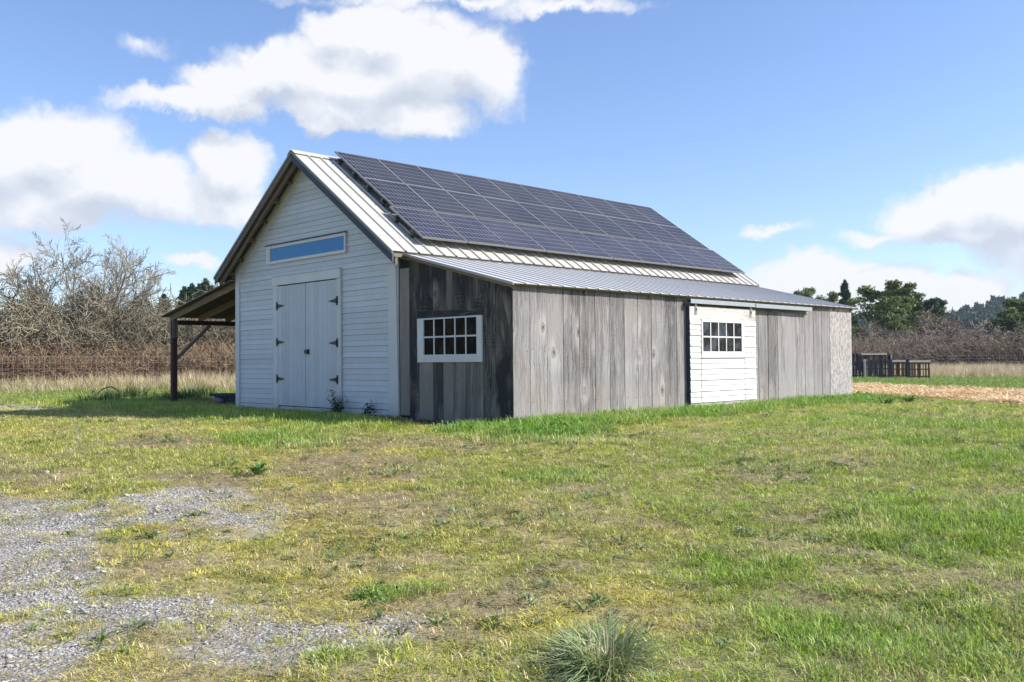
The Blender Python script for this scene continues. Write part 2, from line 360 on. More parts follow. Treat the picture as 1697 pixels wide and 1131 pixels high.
# gable wall
inx = lambda z: max(.02, CX-(rz(CX, -.13)-z)/T) if z > 2.6 else .02
inx2 = lambda z: min(W-.02, CX+(rz(CX, -.13)-z)/T) if z > 2.6 else W-.02
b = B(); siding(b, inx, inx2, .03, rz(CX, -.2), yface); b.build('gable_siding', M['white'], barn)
for (x0, x1, y0, y1, nm) in ((.02, W-.02, .01, .08, 'front_wall'), (.02, W-.02, D-.08, D-.01, 'back_wall')):
    b = B()      # the walls behind the boards
    zz0 = .12 if y0 < 1 else 0; P = [(x0, zz0), (x1, zz0), (x1, rz(x1, -.14)), (CX, rz(CX, -.14)), (x0, rz(x0, -.14))]
    b.poly([(p[0], y0, p[1]) for p in P]); b.poly([(p[0], y1, p[1]) for p in P[::-1]])
    for i in range(5): p, q = P[i], P[(i+1) % 5]; b.poly([(q[0], y0, q[1]), (p[0], y0, p[1]), (p[0], y1, p[1]), (q[0], y1, q[1])])
    b.build(nm, M['concrete'], barn)
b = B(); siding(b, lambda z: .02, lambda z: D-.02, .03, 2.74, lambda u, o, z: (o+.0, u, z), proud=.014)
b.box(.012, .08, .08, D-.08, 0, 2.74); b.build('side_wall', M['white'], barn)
b = B(); b.box(W-.08, W-.01, .08, D-.08, 0, 2.70); b.build('inner_wall', M['black'], barn)
b = B(); b.box(.05, W-.05, -.004, .06, -.06, .135); b.build('foundation', M['concrete'], barn)
for x0, x1, zt in ((-.005, .155, rz(.1, -.17)), (5.43, 5.70, 2.62)):
    b = B(); b.hexa([(x0, -.034, .015), (x1, -.034, .015), (x1, .0, .015), (x0, .0, .015), (x0 if x0 < 1 else x0-.0, -.034, zt), (x1-(0 if x0 < 1 else .06), -.034, zt), (x1-(0 if x0 < 1 else .06), 0, zt), (x0, 0, zt)])
    b.build('corner_board', M['white_trim'], barn)
# transom window
b = B()
for q in ((1.325, 4.155, 3.275, 3.335), (1.325, 4.155, 2.965, 3.020), (1.325, 1.465, 3.020, 3.275), (4.115, 4.155, 3.020, 3.275)):
    if q[0] == 1.325 and q[1] < 2: b.box(1.325, 1.42, -.05, -.014, q[2], q[3]); b.box(1.422, 1.47, -.042, -.014, q[2], q[3])
    else: b.box(q[0], q[1], -.05, -.014, q[2], q[3], g=(1, 0, 0))
tw = b.build('transom_window', M['white_trim'], barn)
b = B(); b.box(1.46, 4.12, -.034, -.020, 3.01, 3.285); b.build('pane', M['pane_blue'], tw)
b = B(); b.box(1.30, 4.18, -.070, -.014, 3.336, 3.352, g=(1, 0, 0)); b.build('drip_cap', M['slate_board'], tw)
# door surround
b = B(); b.box(1.57, 3.99, -.060, -.012, 2.515, 2.690, g=(1, 0, 0)); b.box(1.56, 4.0, -.075, -.012, 2.692, 2.704, g=(1, 0, 0), tone=0)
b.build('door_header', M['white_trim'], barn)
for x0, x1, z0 in ((1.585, 1.762, .025), (3.868, 3.99, .11)):
    b = B(); b.box(x0, x1, -.045, -.012, z0, 2.512); b.build('door_trim', M['white_trim'], barn)
b = B(); b.box(1.765, 3.865, -.020, -.013, .10, 2.512); b.build('door_recess', M['black'], barn)
def hinge(parent, xe, z, sgn, y):
    b = B(); b.box(xe-.022, xe+.022, y-.008, y, z-.085, z+.085)
    x1 = xe+sgn*.03; x2 = xe+sgn*.255
    P = [(x1, z-.040), (x2, z-.010), (x2+sgn*.012, z), (x2, z+.010), (x1, z+.040)]
    f = [(p[0], y-.009, p[1]) for p in P]; bk = [(p[0], y, p[1]) for p in P]
    if sgn > 0: f = f; 
    b.poly(f if sgn > 0 else f[::-1]); b.poly(bk[::-1] if sgn > 0 else bk)
    for i in range(5):
        j = (i+1) % 5; q = [bk[i], bk[j], f[j], f[i]]; b.poly(q if sgn > 0 else q[::-1])
    b.beam((xe+sgn*.018, y-.012, z-.05), (xe+sgn*.018, y-.012, z+.05), .018, .018, (0, 1, 0))
    return b.build('hinge', M['black_iron'], parent)
for x0, x1, xe, sg in ((1.768, 2.783, 1.735, 1), (2.797, 3.862, 3.885, -1)):
    b = B(); x = x0; n = 7; wd = (x1-x0)/n
    for i in range(n): b.box(x0+i*wd+.0015, x0+(i+1)*wd-.0015, -.040, -.022, .115, 2.495)
    d = b.build('barn_door', M['door_white'], barn)
    for z in (2.10, 1.375, .645) if sg > 0 else (2.10, 1.32, .64): hinge(d, xe, z, sg, -.0465)
    if sg < 0:
        b = B(); b.box(2.815, 2.925, -.058, -.041, 1.12, 1.22); b.box(2.83, 2.90, -.075, -.058, 1.145, 1.195); b.box(2.755, 2.80, -.056, -.041, 1.14, 1.205); b.build('latch', M['black_iron'], d)

# ---- roofs
def sheet(name, mat, P0, sl, L, y0, y1, sp, start, rh=.024, rw=.030, minor=0, thick=.006, parent=barn, extra=None):
    """ribbed metal sheet: P0 = top edge point at y=0, sl = unit vector down the slope, ribs run down it"""
    P0, sl = Vector(P0), Vector(sl).normalized(); n = sl.cross(Vector((0, 1, 0))); n = n if n.z > 0 else -n
    prof = [(y0, 0)]; y = start
    while y < y1-.03:
        if y > y0+.04: prof += [(y-rw, 0), (y-rw*.45, rh), (y+rw*.45, rh), (y+rw, 0)]
        if minor:
            for k in range(1, minor+1):
                ym = y+sp*k/(minor+1)
                if y0+.02 < ym < y1-.02: prof += [(ym-.014, 0), (ym, .0028), (ym+.014, 0)]
        y += sp
    prof.append((y1, 0)); b = B()
    def pt(q, s, d): return P0+sl*s+n*(q[1]+d)+Vector((0, q[0], 0))
    up_ = sl.cross(Vector((0, 1, 0))).dot(n) > 0
    for i in range(len(prof)-1):
        p, q = prof[i], prof[i+1]
        def add(pts, flip=False):
            b.poly(pts[::-1] if (up_ == flip) else pts)
        t = [pt(p, 0, 0), pt(p, L, 0), pt(q, L, 0), pt(q, 0, 0)]; u = [pt(p, 0, -thick), pt(p, L, -thick), pt(q, L, -thick), pt(q, 0, -thick)]
        add(t); add(u[::-1]); add([t[1], u[1], u[2], t[2]]); add([t[3], u[3], u[0], t[0]])
    for q, fl in ((prof[0], False), (prof[-1], True)):
        s = [pt(q, 0, 0), pt(q, 0, -thick), pt(q, L, -thick), pt(q, L, 0)]; b.poly(s if not fl else s[::-1])
    if extra: extra(b, n)
    return b.build(name, mat, parent), n
SLR = Vector((1, 0, -T)).normalized(); SLL = Vector((-1, 0, -T)).normalized(); LEN = (CX+OE)/SLR.x
def screws(b, n):
    for k in range(5):
        y = -.30
        while y < 1.0:
            c = Vector((CX, y, ZR))+SLR*(.25+k*LEN/5)+n*.004; b.box(c.x-.008, c.x+.008, c.y-.008, c.y+.008, c.z-.004, c.z+.007); y += .14
rr, NR = sheet('roof', M['cream_metal'], (CX, 0, ZR), SLR, LEN, -OHF, D+OHB, .28, -.36, minor=0, extra=screws)
tag(rr, 'cream ribbed metal roof slope under the solar panels')
rl, _ = sheet('roof', M['cream_metal'], (CX, 0, ZR), SLL, LEN, -OHF, D+OHB, .28, -.36)
b = B()      # ridge cap
for s_, sl in ((1, SLR), (-1, SLL)):
    n = NR if s_ > 0 else Vector((-NR.x, 0, NR.z))
    p = [Vector((CX, 0, ZR))+n*.030, Vector((CX, 0, ZR))+sl*.15+n*.028, Vector((CX, 0, ZR))+sl*.15+n*.020, Vector((CX, 0, ZR))+n*.018]
    y0, y1 = -OHF-.01, D+OHB+.02
    P = [v+Vector((0, y0, 0)) for v in p]+[v+Vector((0, y1, 0)) for v in p]
    b.hexa([P[0], P[1], P[2], P[3], P[4], P[5], P[6], P[7]], g=(0, 1, 0))
b.build('ridge_cap', M['cream_metal'], barn)
def slope_pt(sl, n, s, y, d): return Vector((CX, y, ZR))+sl*s+n*d
NL = Vector((-NR.x, 0, NR.z))
# barge boards, soffits, lookouts
for sl, n, mt, nm in ((SLR, NR, 'slate_board', 'dark barge board on the right rake, tinted with reflected sky blue'), (SLL, NL, 'barge_wood', 'grey-brown barge board on the left rake')):
    b = B(); y0, y1 = -OHF+.012, -OHF+.050
    dd = .150 if sl is SLR else .115
    q = [slope_pt(sl, n, 0, y0, -.012), slope_pt(sl, n, LEN, y0, -.012), slope_pt(sl, n, LEN, y1, -.012), slope_pt(sl, n, 0, y1, -.012)]
    drop = Vector((0, 0, -dd/SLR.x))
    b.hexa([v+drop for v in q]+q, g=sl); bb = b.build('barge_board', M[mt], barn); tag(bb, nm)
    # inner rafter just behind it
    b = B(); q = [slope_pt(sl, n, .04, y, -.04) for y in (y1+.06,)]
    q = [slope_pt(sl, n, .05, y1+.055, -.035), slope_pt(sl, n, LEN-.03, y1+.055, -.035), slope_pt(sl, n, LEN-.03, y1+.10, -.035), slope_pt(sl, n, .05, y1+.10, -.035)]
    drop2 = Vector((0, 0, -(dd+.035)/SLR.x))
    b.hexa([v+drop2 for v in q]+q, g=sl); b.build('rake_rafter', M['barge_wood'], barn)
    b = B(); N = 4      # soffit boards seen from below
    for k in range(N):
        ya, yb = y1+.004+(0-y1-.004)*k/N, y1+.004+(0-y1-.004)*(k+1)/N-.004
        q = [slope_pt(sl, n, .02, ya, -.010), slope_pt(sl, n, LEN-.02, ya, -.010), slope_pt(sl, n, LEN-.02, yb, -.010), slope_pt(sl, n, .02, yb, -.010)]
        b.hexa([v-n*.018 for v in q]+q, g=sl)
    b.build('soffit', M['under_wood'], barn)
    for s_ in (.72, 1.30, 1.90, 2.50, 3.12, 3.60):
        b = B(); c0 = slope_pt(sl, n, s_, -.012, -.072); c1 = slope_pt(sl, n, s_, y1+.105, -.072)
        b.beam(c0, c1, .055, .085, n); b.build('lookout', M['rafter_wood'], barn)
    # white frieze board under the soffit against the wall
    b = B(); q = [slope_pt(sl, n, .02, -.030, -.032), slope_pt(sl, n, LEN-.30, -.030, -.032), slope_pt(sl, n, LEN-.30, -.002, -.032), slope_pt(sl, n, .02, -.002, -.032)]
    b.hexa([v+Vector((0, 0, -.155/SLR.x)) for v in q]+q, g=sl); b.build('frieze_board', M['white_trim'], barn)
    # rake metal edge
    b = B(); q = [slope_pt(sl, n, -.01, -OHF-.006, .006), slope_pt(sl, n, LEN+.01, -OHF-.006, .006), slope_pt(sl, n, LEN+.01, -OHF+.010, .006), slope_pt(sl, n, -.01, -OHF+.010, .006)]
    b.hexa([v+Vector((0, 0, -.055)) for v in q]+q, g=sl); b.build('rake_trim', M['green_trim'], barn)
# eave board on both sides (short returns, purlin)
for x in (-OE+.03, W+OE-.05):
    b = B(); zt = rz(x, -.03); b.box(x-.015, x+.015, -OHF+.06, D+OHB-.02, zt-.10, zt, g=(0, 1, 0)); b.build('eave_board', M['barge_wood'], barn)
# ---- lean-to (right)
LS = Vector((1, 0, -.2515)).normalized(); LL = (8.57-5.84)/LS.x
lr, LN = sheet('lean_to_roof', M['grey_metal'], (5.84, 0, lz(5.84, .0)), LS, LL, -.10, D+.27, .28, .165, rh=.015, rw=.020, minor=1)
tag(lr, 'grey galvanised ribbed roof of the lean-to')
b = B(); q = [Vector((5.84, -.112, lz(5.84, .012))), Vector((8.585, -.112, lz(8.585, .012))), Vector((8.585, -.098, lz(8.585, .012))), Vector((5.84, -.098, lz(5.84, .012)))]
b.hexa([v+Vector((0, 0, -.040)) for v in q]+q, g=LS); b.build('lean_to_rake_trim', M['galv'], barn)
b = B()
for y in (-.02, 1.6, 3.3, 5.0, 6.7, 8.4, 10.1, 10.9):
    b.beam((5.72, y+.04, lz(5.72, -.06)), (8.50, y+.04, lz(8.50, -.06)), .04, .085)
b.box(8.475, 8.53, -.09, D+.24, lz(8.5, -.045), lz(8.5, -.012), g=(0, 1, 0)); b.build('lean_to_rafters', M['rafter_wood'], barn)
# front boards
b = B(); E_ = [5.712, 5.982, 6.237]
def fb(x0, x1, z0, z1=None, dy=0, tone=None):
    a = z1 if z1 else lz(x0, -.09); c = z1 if z1 else lz(x1, -.09)
    y0 = -.002-dy+random.uniform(-.004, .002); e = .003
    b.hexa([(x0+e, y0, z0), (x1-e, y0, z0), (x1-e, .024, z0), (x0+e, .024, z0), (x0+e, y0, a), (x1-e, y0, a if z1 else c), (x1-e, .024, a if z1 else c), (x0+e, .024, a)], tone=tone)
tn = [.85, .12, .9, .25, .75, .60, .55, .35, .08]
fb(5.712, 5.975, .055, lz(5.98, -.22), tone=.85); fb(5.975, 6.237, -.03, tone=.12)
xs = [6.237, 6.595, 6.85, 7.098, 7.441, 7.808]
for i in range(5): fb(xs[i], xs[i+1], -.03, .955, tone=tn[2+i])
xs = [6.237, 6.596, 6.939, 7.095, 7.443, 7.808]
for i, t_ in enumerate((.10, .18, .5, .2, .15)): fb(xs[i], xs[i+1], 1.77, tone=t_)
fb(7.808, 8.085, -.04, tone=.35); fb(8.085, 8.452, -.04, tone=.05)
b.hexa([(6.22, -.022, 1.665), (7.82, -.022, 1.665), (7.82, .0, 1.665), (6.22, .0, 1.665), (6.22, -.022, 1.795), (7.82, -.022, 1.765), (7.82, .0, 1.765), (6.22, .0, 1.795)], g=(1, 0, 0), tone=.02)
fw_ = b.build('lean_to_front_wall', M['dark_boards'], barn); tag(fw_, 'dark weathered vertical boards of the lean-to end wall')
b = B(); b.hexa([(5.72, .026, -.05), (8.43, .026, -.05), (8.43, .06, -.05), (5.72, .06, -.05), (5.72, .026, lz(5.72, -.10)), (8.43, .026, lz(8.43, -.10)), (8.43, .06, lz(8.43, -.10)), (5.72, .06, lz(5.72, -.10))])
b.box(8.39, 8.425, .06, D-.03, -.05, lz(8.43, -.10)); b.build('lean_to_lining', M['black'], barn)
b = B(); b.hexa([(5.72, D-.03, -.05), (8.43, D-.03, -.05), (8.43, D, -.05), (5.72, D, -.05), (5.72, D-.03, lz(5.72, -.02)), (8.43, D-.03, lz(8.43, -.02)), (8.43, D, lz(8.43, -.02)), (5.72, D, lz(5.72, -.02))])
b.build('lean_to_back_wall', M['grey_boards'], barn)
def sash(parent, place, x0, x1, z0, z1, px0, px1, pz0, pz1, nx, nz, th, gl, mat, t0=-.03, name='window', pane='pane_dark'):
    """frame round a grid of panes; place(u, off, z); off<0 = outwards. th = proud of wall"""
    b = B()
    def bx(a0, a1, c0, c1, o0, o1, g):
        P = [place(a0, o0, c0), place(a1, o0, c0), place(a1, o1, c0), place(a0, o1, c0), place(a0, o0, c1), place(a1, o0, c1), place(a1, o1, c1), place(a0, o1, c1)]
        b.hexa(P, g=g)
    gh = Vector(place(1, 0, 0))-Vector(place(0, 0, 0))
    bx(x0, px0, z0, z1, -th, 0, (0, 0, 1)); bx(px1, x1, z0, z1, -th, 0, (0, 0, 1))
    bx(px0, px1, z0, pz0, -th+.002, 0, gh); bx(px0, px1, pz1, z1, -th+.002, 0, gh)
    w = b.build(name, mat, parent)
    b = B(); m_ = .021
    for i in range(1, nx):
        c = px0+(px1-px0)*i/nx; bx(c-m_/2*1.15, c+m_/2*1.15, pz0, pz1, -th+.008, -gl-.001, (0, 0, 1))
    for k in range(1, nz):
        c = pz0+(pz1-pz0)*k/nz; bx(px0, px1, c-m_/2*1.3, c+m_/2*1.3, -th+.011, -gl-.002, gh)
    b.build('glazing_bars', mat, w)
    for i in range(nx):
        for k in range(nz):
            b = B(); a0 = px0+(px1-px0)*i/nx; a1 = px0+(px1-px0)*(i+1)/nx; c0 = pz0+(pz1-pz0)*k/nz; c1 = pz0+(pz1-pz0)*(k+1)/nz
            tl = random.uniform(-.0012, .0012); tk = random.uniform(-.0012, .0012)
            P = [place(a0+.001, -gl+tl, c0+.001), place(a1-.001, -gl-tl, c0+.001), place(a1-.001, -gl+.005, c0+.001), place(a0+.001, -gl+.005, c0+.001),
                 place(a0+.001, -gl+tl+tk, c1-.001), place(a1-.001, -gl-tl+tk, c1-.001), place(a1-.001, -gl+.005, c1-.001), place(a0+.001, -gl+.005, c1-.001)]
            b.hexa(P); b.build('pane', M[pane], w)
    return w
w1 = sash(barn, lambda u, o, z: (u, o-.006, z), 6.225, 7.808, .948, 1.672, 6.385, 7.69, 1.072, 1.648, 5, 2, .030, .008, M['white_trim'])
tag(w1, 'white ten-pane window in the dark lean-to end wall')
# side wall boards (toward the sun)
b = B(); ys = [.0, .367, .746, 1.122, 1.501, 1.887, 2.26, 2.646, 3.012, 3.391, 3.769, 4.151, 4.44, 4.80, 5.18, 5.56, 5.94, 6.32, 6.62, 6.926, 7.289, 7.674, 8.052, 8.429, 8.817, 9.203, 9.58, 9.946]
for i in range(len(ys)-1):
    y0, y1 = ys[i]+random.uniform(.003, .009), ys[i+1]-random.uniform(.003, .007); o = random.uniform(-.004, .003)
    t_ = random.uniform(.3, .8)
    if i == 22: t_ = 1.0
    if i in (21,): t_ = .75
    b.box(8.43, 8.458+o, y0, y1, -.04+random.uniform(-.02, .01), lz(8.44, -.035)-random.uniform(0, .01), tone=t_)
    for zn in (.32, 1.12, 1.90):
        for yn in (y0+.05, y1-.05):
            yn += random.uniform(-.015, .015); z_ = zn+random.uniform(-.02, .02)
            if not (4.4 < yn < 6.7): b.box(8.458+o, 8.4605+o, yn-.006, yn+.006, z_-.006, z_+.006, mi=1)
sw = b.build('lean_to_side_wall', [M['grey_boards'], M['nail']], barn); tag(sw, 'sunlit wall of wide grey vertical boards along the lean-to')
b = B(); b.box(8.42, 8.463, 9.952, D, -.04, lz(8.44, -.04)); tag(b.build('strand_board_panel', M['osb'], barn), 'pale weathered strand board sheet at the far corner')
# sliding door, hung 8 cm proud of the wall
XD = 8.54; dp = lambda u, o, z: (XD-.004-o, u, z)
b = B(); b.box(8.475, XD-.022, 4.435, 6.685, .05, 1.93); 
sd = b.build('sliding_door', M['barge_wood'], barn); tag(sd, 'white clapboard sliding door with a ten-pane window, hung on a steel track')
b = B(); b.box(XD-.022, XD, 4.435, 6.685, 1.705, 1.935, g=(0, 1, 0), tone=.7); b.build('rail', M['pale_board'], sd); b = B(); b.box(XD-.022, XD, 4.435, 6.685, .045, .150, g=(0, 1, 0), tone=.35)
b.build('rail', M['pale_board'], sd)
b = B(); b.box(8.463, XD-.002, 4.425, 4.4345, .045, 1.93, tone=.2); b.build('edge_board', M['slate_board'], sd)
def dsid(y0, y1, z0, z1):
    b = B(); siding(b, lambda z: y0, lambda z: y1, z0, z1, dp, course=.1035, proud=.019, gaps=(.010, .009)); return b
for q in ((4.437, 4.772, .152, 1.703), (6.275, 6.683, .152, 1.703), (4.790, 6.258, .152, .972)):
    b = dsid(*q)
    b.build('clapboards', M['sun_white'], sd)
b = B()
for y in (4.773, 6.259): b.box(XD-.020, XD-.012, y, y+.015, .152, 1.703)
b.box(XD-.020, XD+.010, 4.776, 6.272, .974, .990, g=(0, 1, 0)); b.build('trim_strip', M['barge_wood'], sd)
w2 = sash(sd, lambda u, o, z: (XD-.006-o, u, z), 4.792, 6.257, .990, 1.702, 4.835, 6.155, 1.105, 1.655, 5, 2, .020, .006, M['sun_white'], pane='pane_black')
# track
for y0, y1, dz in ((4.40, 6.63, .0), (6.60, 8.90, -.004)):
    b = B(); b.box(8.50, 8.592, y0, y1, 1.985+dz, 2.000+dz, g=(0, 1, 0)); b.box(8.588, 8.596, y0, y1, 1.982+dz, 2.062+dz, g=(0, 1, 0)); b.box(8.50, 8.592, y0, y1, 2.05+dz, 2.060+dz, g=(0, 1, 0)); b.box(8.464, 8.499, y0, y1, 1.99+dz, 2.055+dz)
    b.build('door_track', M['galv'], barn)
b = B(); b.box(8.461, 8.476, 4.36, 8.95, 1.925, 1.984, g=(0, 1, 0), tone=.4); b.build('track_board', M['grey_boards'], barn)
for y in (4.63, 6.51):
    b = B(); b.box(XD+.001, XD+.010, y-.035, y+.035, 1.78, 1.98); b.box(XD+.010, XD+.020, y-.014, y+.014, 1.82, 1.85); b.box(XD+.010, XD+.020, y-.014, y+.014, 1.90, 1.93); b.build('hanger', M['galv'], sd)
for y in (4.63, 6.51):
    b = B(); b.box(XD+.0105, XD+.016, y-.018, y+.018, 1.855, 1.895); b.build('hanger_bolt', M['black_iron'], sd)
# ---- carport (left)
XP = -3.22; cz = lambda x, d=0: 2.745+(x+.05)*.182+d
for y in (0.06, 3.7, 7.3, 10.9):
    b = B(); b.box(XP-.06, XP+.06, y-.06, y+.06, -.05, 1.62); b.box(XP-.058, XP+.058, y-.058, y+.058, 1.62, 2.03)
    b.build('post', M['post_wood'], barn)
    b = B(); b.box(XP+.0605, XP+.085, y-.062, y+.062, 1.58, 2.03, tone=.4); b.build('post_cap', M['barge_wood'], barn)
b = B(); b.beam((XP, .13, 1.955), (XP, 10.95, 1.955), .07, .11); b.build('beam', M['post_wood'], barn)
for y0, s in ((.06, 1), (3.7, -1), (3.7, 1)):
    b = B(); b.beam((XP+.03, y0+.05*s, 1.08), (XP+.03, y0+.90*s, 1.90), .06, .10, (1, 0, 0)); b.build('brace', M['barge_wood'], barn)
y = .02
while y < 11:
    b = B(); b.beam((XP-.10, y, cz(XP-.10, -.10)), (-.01, y, cz(-.01, -.10)), .045, .14); b.build('rafter', M['rafter_wood'], barn); y += .72
cr, _ = sheet('carport_roof', M['grey_metal'], (-.04, 0, cz(-.04, .0)), (-1, 0, -.182), 3.55, -.14, 11.1, .28, 0, rh=.018, rw=.026)
b = B()
for k in range(14):
    x0 = -.06-k*.247; b.hexa([(x0-.24, -.12, cz(x0-.24, -.028)), (x0, -.12, cz(x0, -.028)), (x0, 11.05, cz(x0, -.028)), (x0-.24, 11.05, cz(x0-.24, -.028)), (x0-.24, -.12, cz(x0-.24, -.010)), (x0, -.12, cz(x0, -.010)), (x0, 11.05, cz(x0, -.010)), (x0-.24, 11.05, cz(x0-.24, -.010))], g=(0, 1, 0))
b.build('carport_decking', M['under_wood'], barn)
# ---- solar panels
def panel(name, w, h, mat):
    b = B(); b.poly([(0.018, -h+.018, .0335), (w-.018, -h+.018, .0335), (w-.018, -.018, .0335), (.018, -.018, .0335)], [(0, 0), (1, 0), (1, 1), (0, 1)])
    b.poly([(0.018, -h+.018, .004), (.018, -.018, .004), (w-.018, -.018, .004), (w-.018, -h+.018, .004)])
    p = b.build('solar_panel', mat, barn)
    b = B(); t = .018
    b.box(0, w, -t, 0, 0, .036, g=(1, 0, 0)); b.box(0, w, -h, -h+t, 0, .036, g=(1, 0, 0)); b.box(0, t, -h+t, -t, 0, .036); b.box(w-t, w, -h+t, -t, 0, .036)
    b.build('panel_frame', M['alu'], p); return p
def put(o, s, y, d, tilt=0):
    x_ = Vector((0, 1, 0)); y_ = -SLR; z_ = x_.cross(y_)
    p = slope_pt(SLR, NR, s, y, d)
    m_ = Matrix(((x_.x, y_.x, z_.x, p.x), (x_.y, y_.y, z_.y, p.y), (x_.z, y_.z, z_.z, p.z), (0, 0, 0, 1)))
    o.matrix_local = m_ @ Matrix.Rotation(tilt, 4, 'X')
pw = 1.01; rowh = 1.147
pa = panel('a', pw-.012, rowh-.010, M['solar_a'])
first = True
for r_ in range(2):
    for k in range(10):
        o = pa if first else copy_tree(pa, barn); first = False
        put(o, .095+r_*rowh, 0.489+k*pw, .150+random.uniform(-.002, .002), random.uniform(-.004, .004))
        o['group'] = 'blue-black panels of the upper two rows'
pb = panel('b', 1.020, 1.150, M['solar_b']); first = True
for k in range(10):
    o = pb if first else copy_tree(pb, barn); first = False
    put(o, 2.405, .40+k*1.0285+(.014 if k % 2 else 0)-.007, .140+random.uniform(-.002, .002), radians(-.3)+random.uniform(-.003, .003))
    o['group'] = 'violet-grey panels of the lowest row'
for s_ in (.35, .95, 1.50, 2.05, 2.70, 3.25):
    b = B(); y0 = .46 if s_ < 2.3 else .37
    P = [slope_pt(SLR, NR, s_, y, .110) for y in (y0-.02, 10.62)]
    b.beam(P[0], P[1], .045, .055, NR); 
    y = y0+.05
    while y < 10.6:
        q0 = slope_pt(SLR, NR, s_, y, .0); q1 = slope_pt(SLR, NR, s_, y, .09); b.beam(q0, q1, .05, .05, (0, 1, 0)); y += 1.21
    b.build('mounting_rail', M['rail'], barn)

# ============================================================ GROUND FIELDS
FH = Vector((sin(YAW), cos(YAW))); RH = Vector((cos(YAW), -sin(YAW)))
def gz(x, y):
    x = np.asarray(x, float); y = np.asarray(y, float)
    s = (x-8.46)*.7146-y*.6995-1.0
    s = np.where(s > 18, 18+np.tanh((s-18)/20)*20, s); z = -.045*np.log1p(np.exp(np.clip(s, -40, 60)))
    far = np.maximum(np.maximum(-x-.3, x-8.7), np.maximum(-y-.25, y-11.3))
    k = sstep(0, 1.0, far)
    z = z+k*((N1.fbm(x*.8, y*.8, 3)-.5)*.10+(N2.fbm(x*3.5, y*3.5, 2)-.5)*.035)
    z = z+.05*sstep(1.0, .25, np.abs(x-8.75))*(y > -.6)*(y < 11.2)*N3(x*1.5, y*1.5)*(x > 8.5)
    return z
def gzf(x, y): return float(gz(x, y))
ELL = dict(gravel=[(11.66, -7.60, .42, .40, -1.60, .50), (10.9, -6.26, .46, .44, -.85, .40, .78), (14.40, -7.40, .48, .47, -.38, .22, .85), (10.16, -7.39, .40, .38, -.75, .22, .8), (13.42, -7.81, .42, .40, -.40, .16, .8), (12.9, -9.4, 1.6, .6, -.4, 1.0), (9.4, -9.2, 1.5, .9, -1.9, .9)],
    dirt=[(6.66, -4.63, .54, .48, -.93, .40), (10.08, -3.95, .62, .57, -.79, .55), (13.52, -1.57, .34, .32, -.30, .51), (14.27, -.11, .54, .49, -.24, .55), (9.57, -2.05, 1.42, 1.26, -.47, .41), (14.73, -5.56, .12, .11, -.10, .12), (8.35, -6.59, .50, .46, -.48, .15), (9.90, -5.62, .44, .42, -.51, .25), (11.6, -5.3, .8, .7, -.35, .3), (12.4, 5.5, 1.2, -.6, .4, .6)],
    lush=[(15.50, -3.11, .52, .50, -.32, .75), (15.85, -2.23, .36, .34, -.30, .90), (15.30, -4.64, .40, .38, -.26, .43, .6), (14.13, -6.55, .20, .19, -.13, .10), (14.96, -7.30, .23, .22, -.18, .12, .7), (16.46, -5.19, .52, .50, -.25, .61), (14.61, .77, .70, .64, -.36, 1.0), (12.08, -3.15, .56, .52, -.34, .35), (7.60, -3.36, .72, .64, -.88, .52), (10.1, -.9, 1.2, .9, -.5, .5), (12.5, 4.2, 1.5, 1.2, -.8, 1.3), (13.6, 2.2, .6, .5, -.4, .5)],
    straw=[(13.18, -4.44, .52, .49, -.42, .43), (13.56, .44, .69, .63, -.35, .75), (12.87, -5.04, .31, .29, -.33, .28), (12.2, 1.6, .8, .9, -.4, .6), (11.0, .2, .6, .9, -.5, .4)],
    track=[(11.6, -7.8, 1.1, .9, -2.6, .8, .8), (13.6, -7.7, .9, .9, -1.0, .4, .8), (11.2, -6.4, .8, .7, -1.2, .6, .75)],
    yell=[(14.07, -6.84, .38, .37, -.56, .37), (12.59, -7.04, .67, .64, -.84, .44), (15.3, -6.0, .6, .6, -.4, .3), (12.0, -6.1, .7, .6, -.7, .5)])
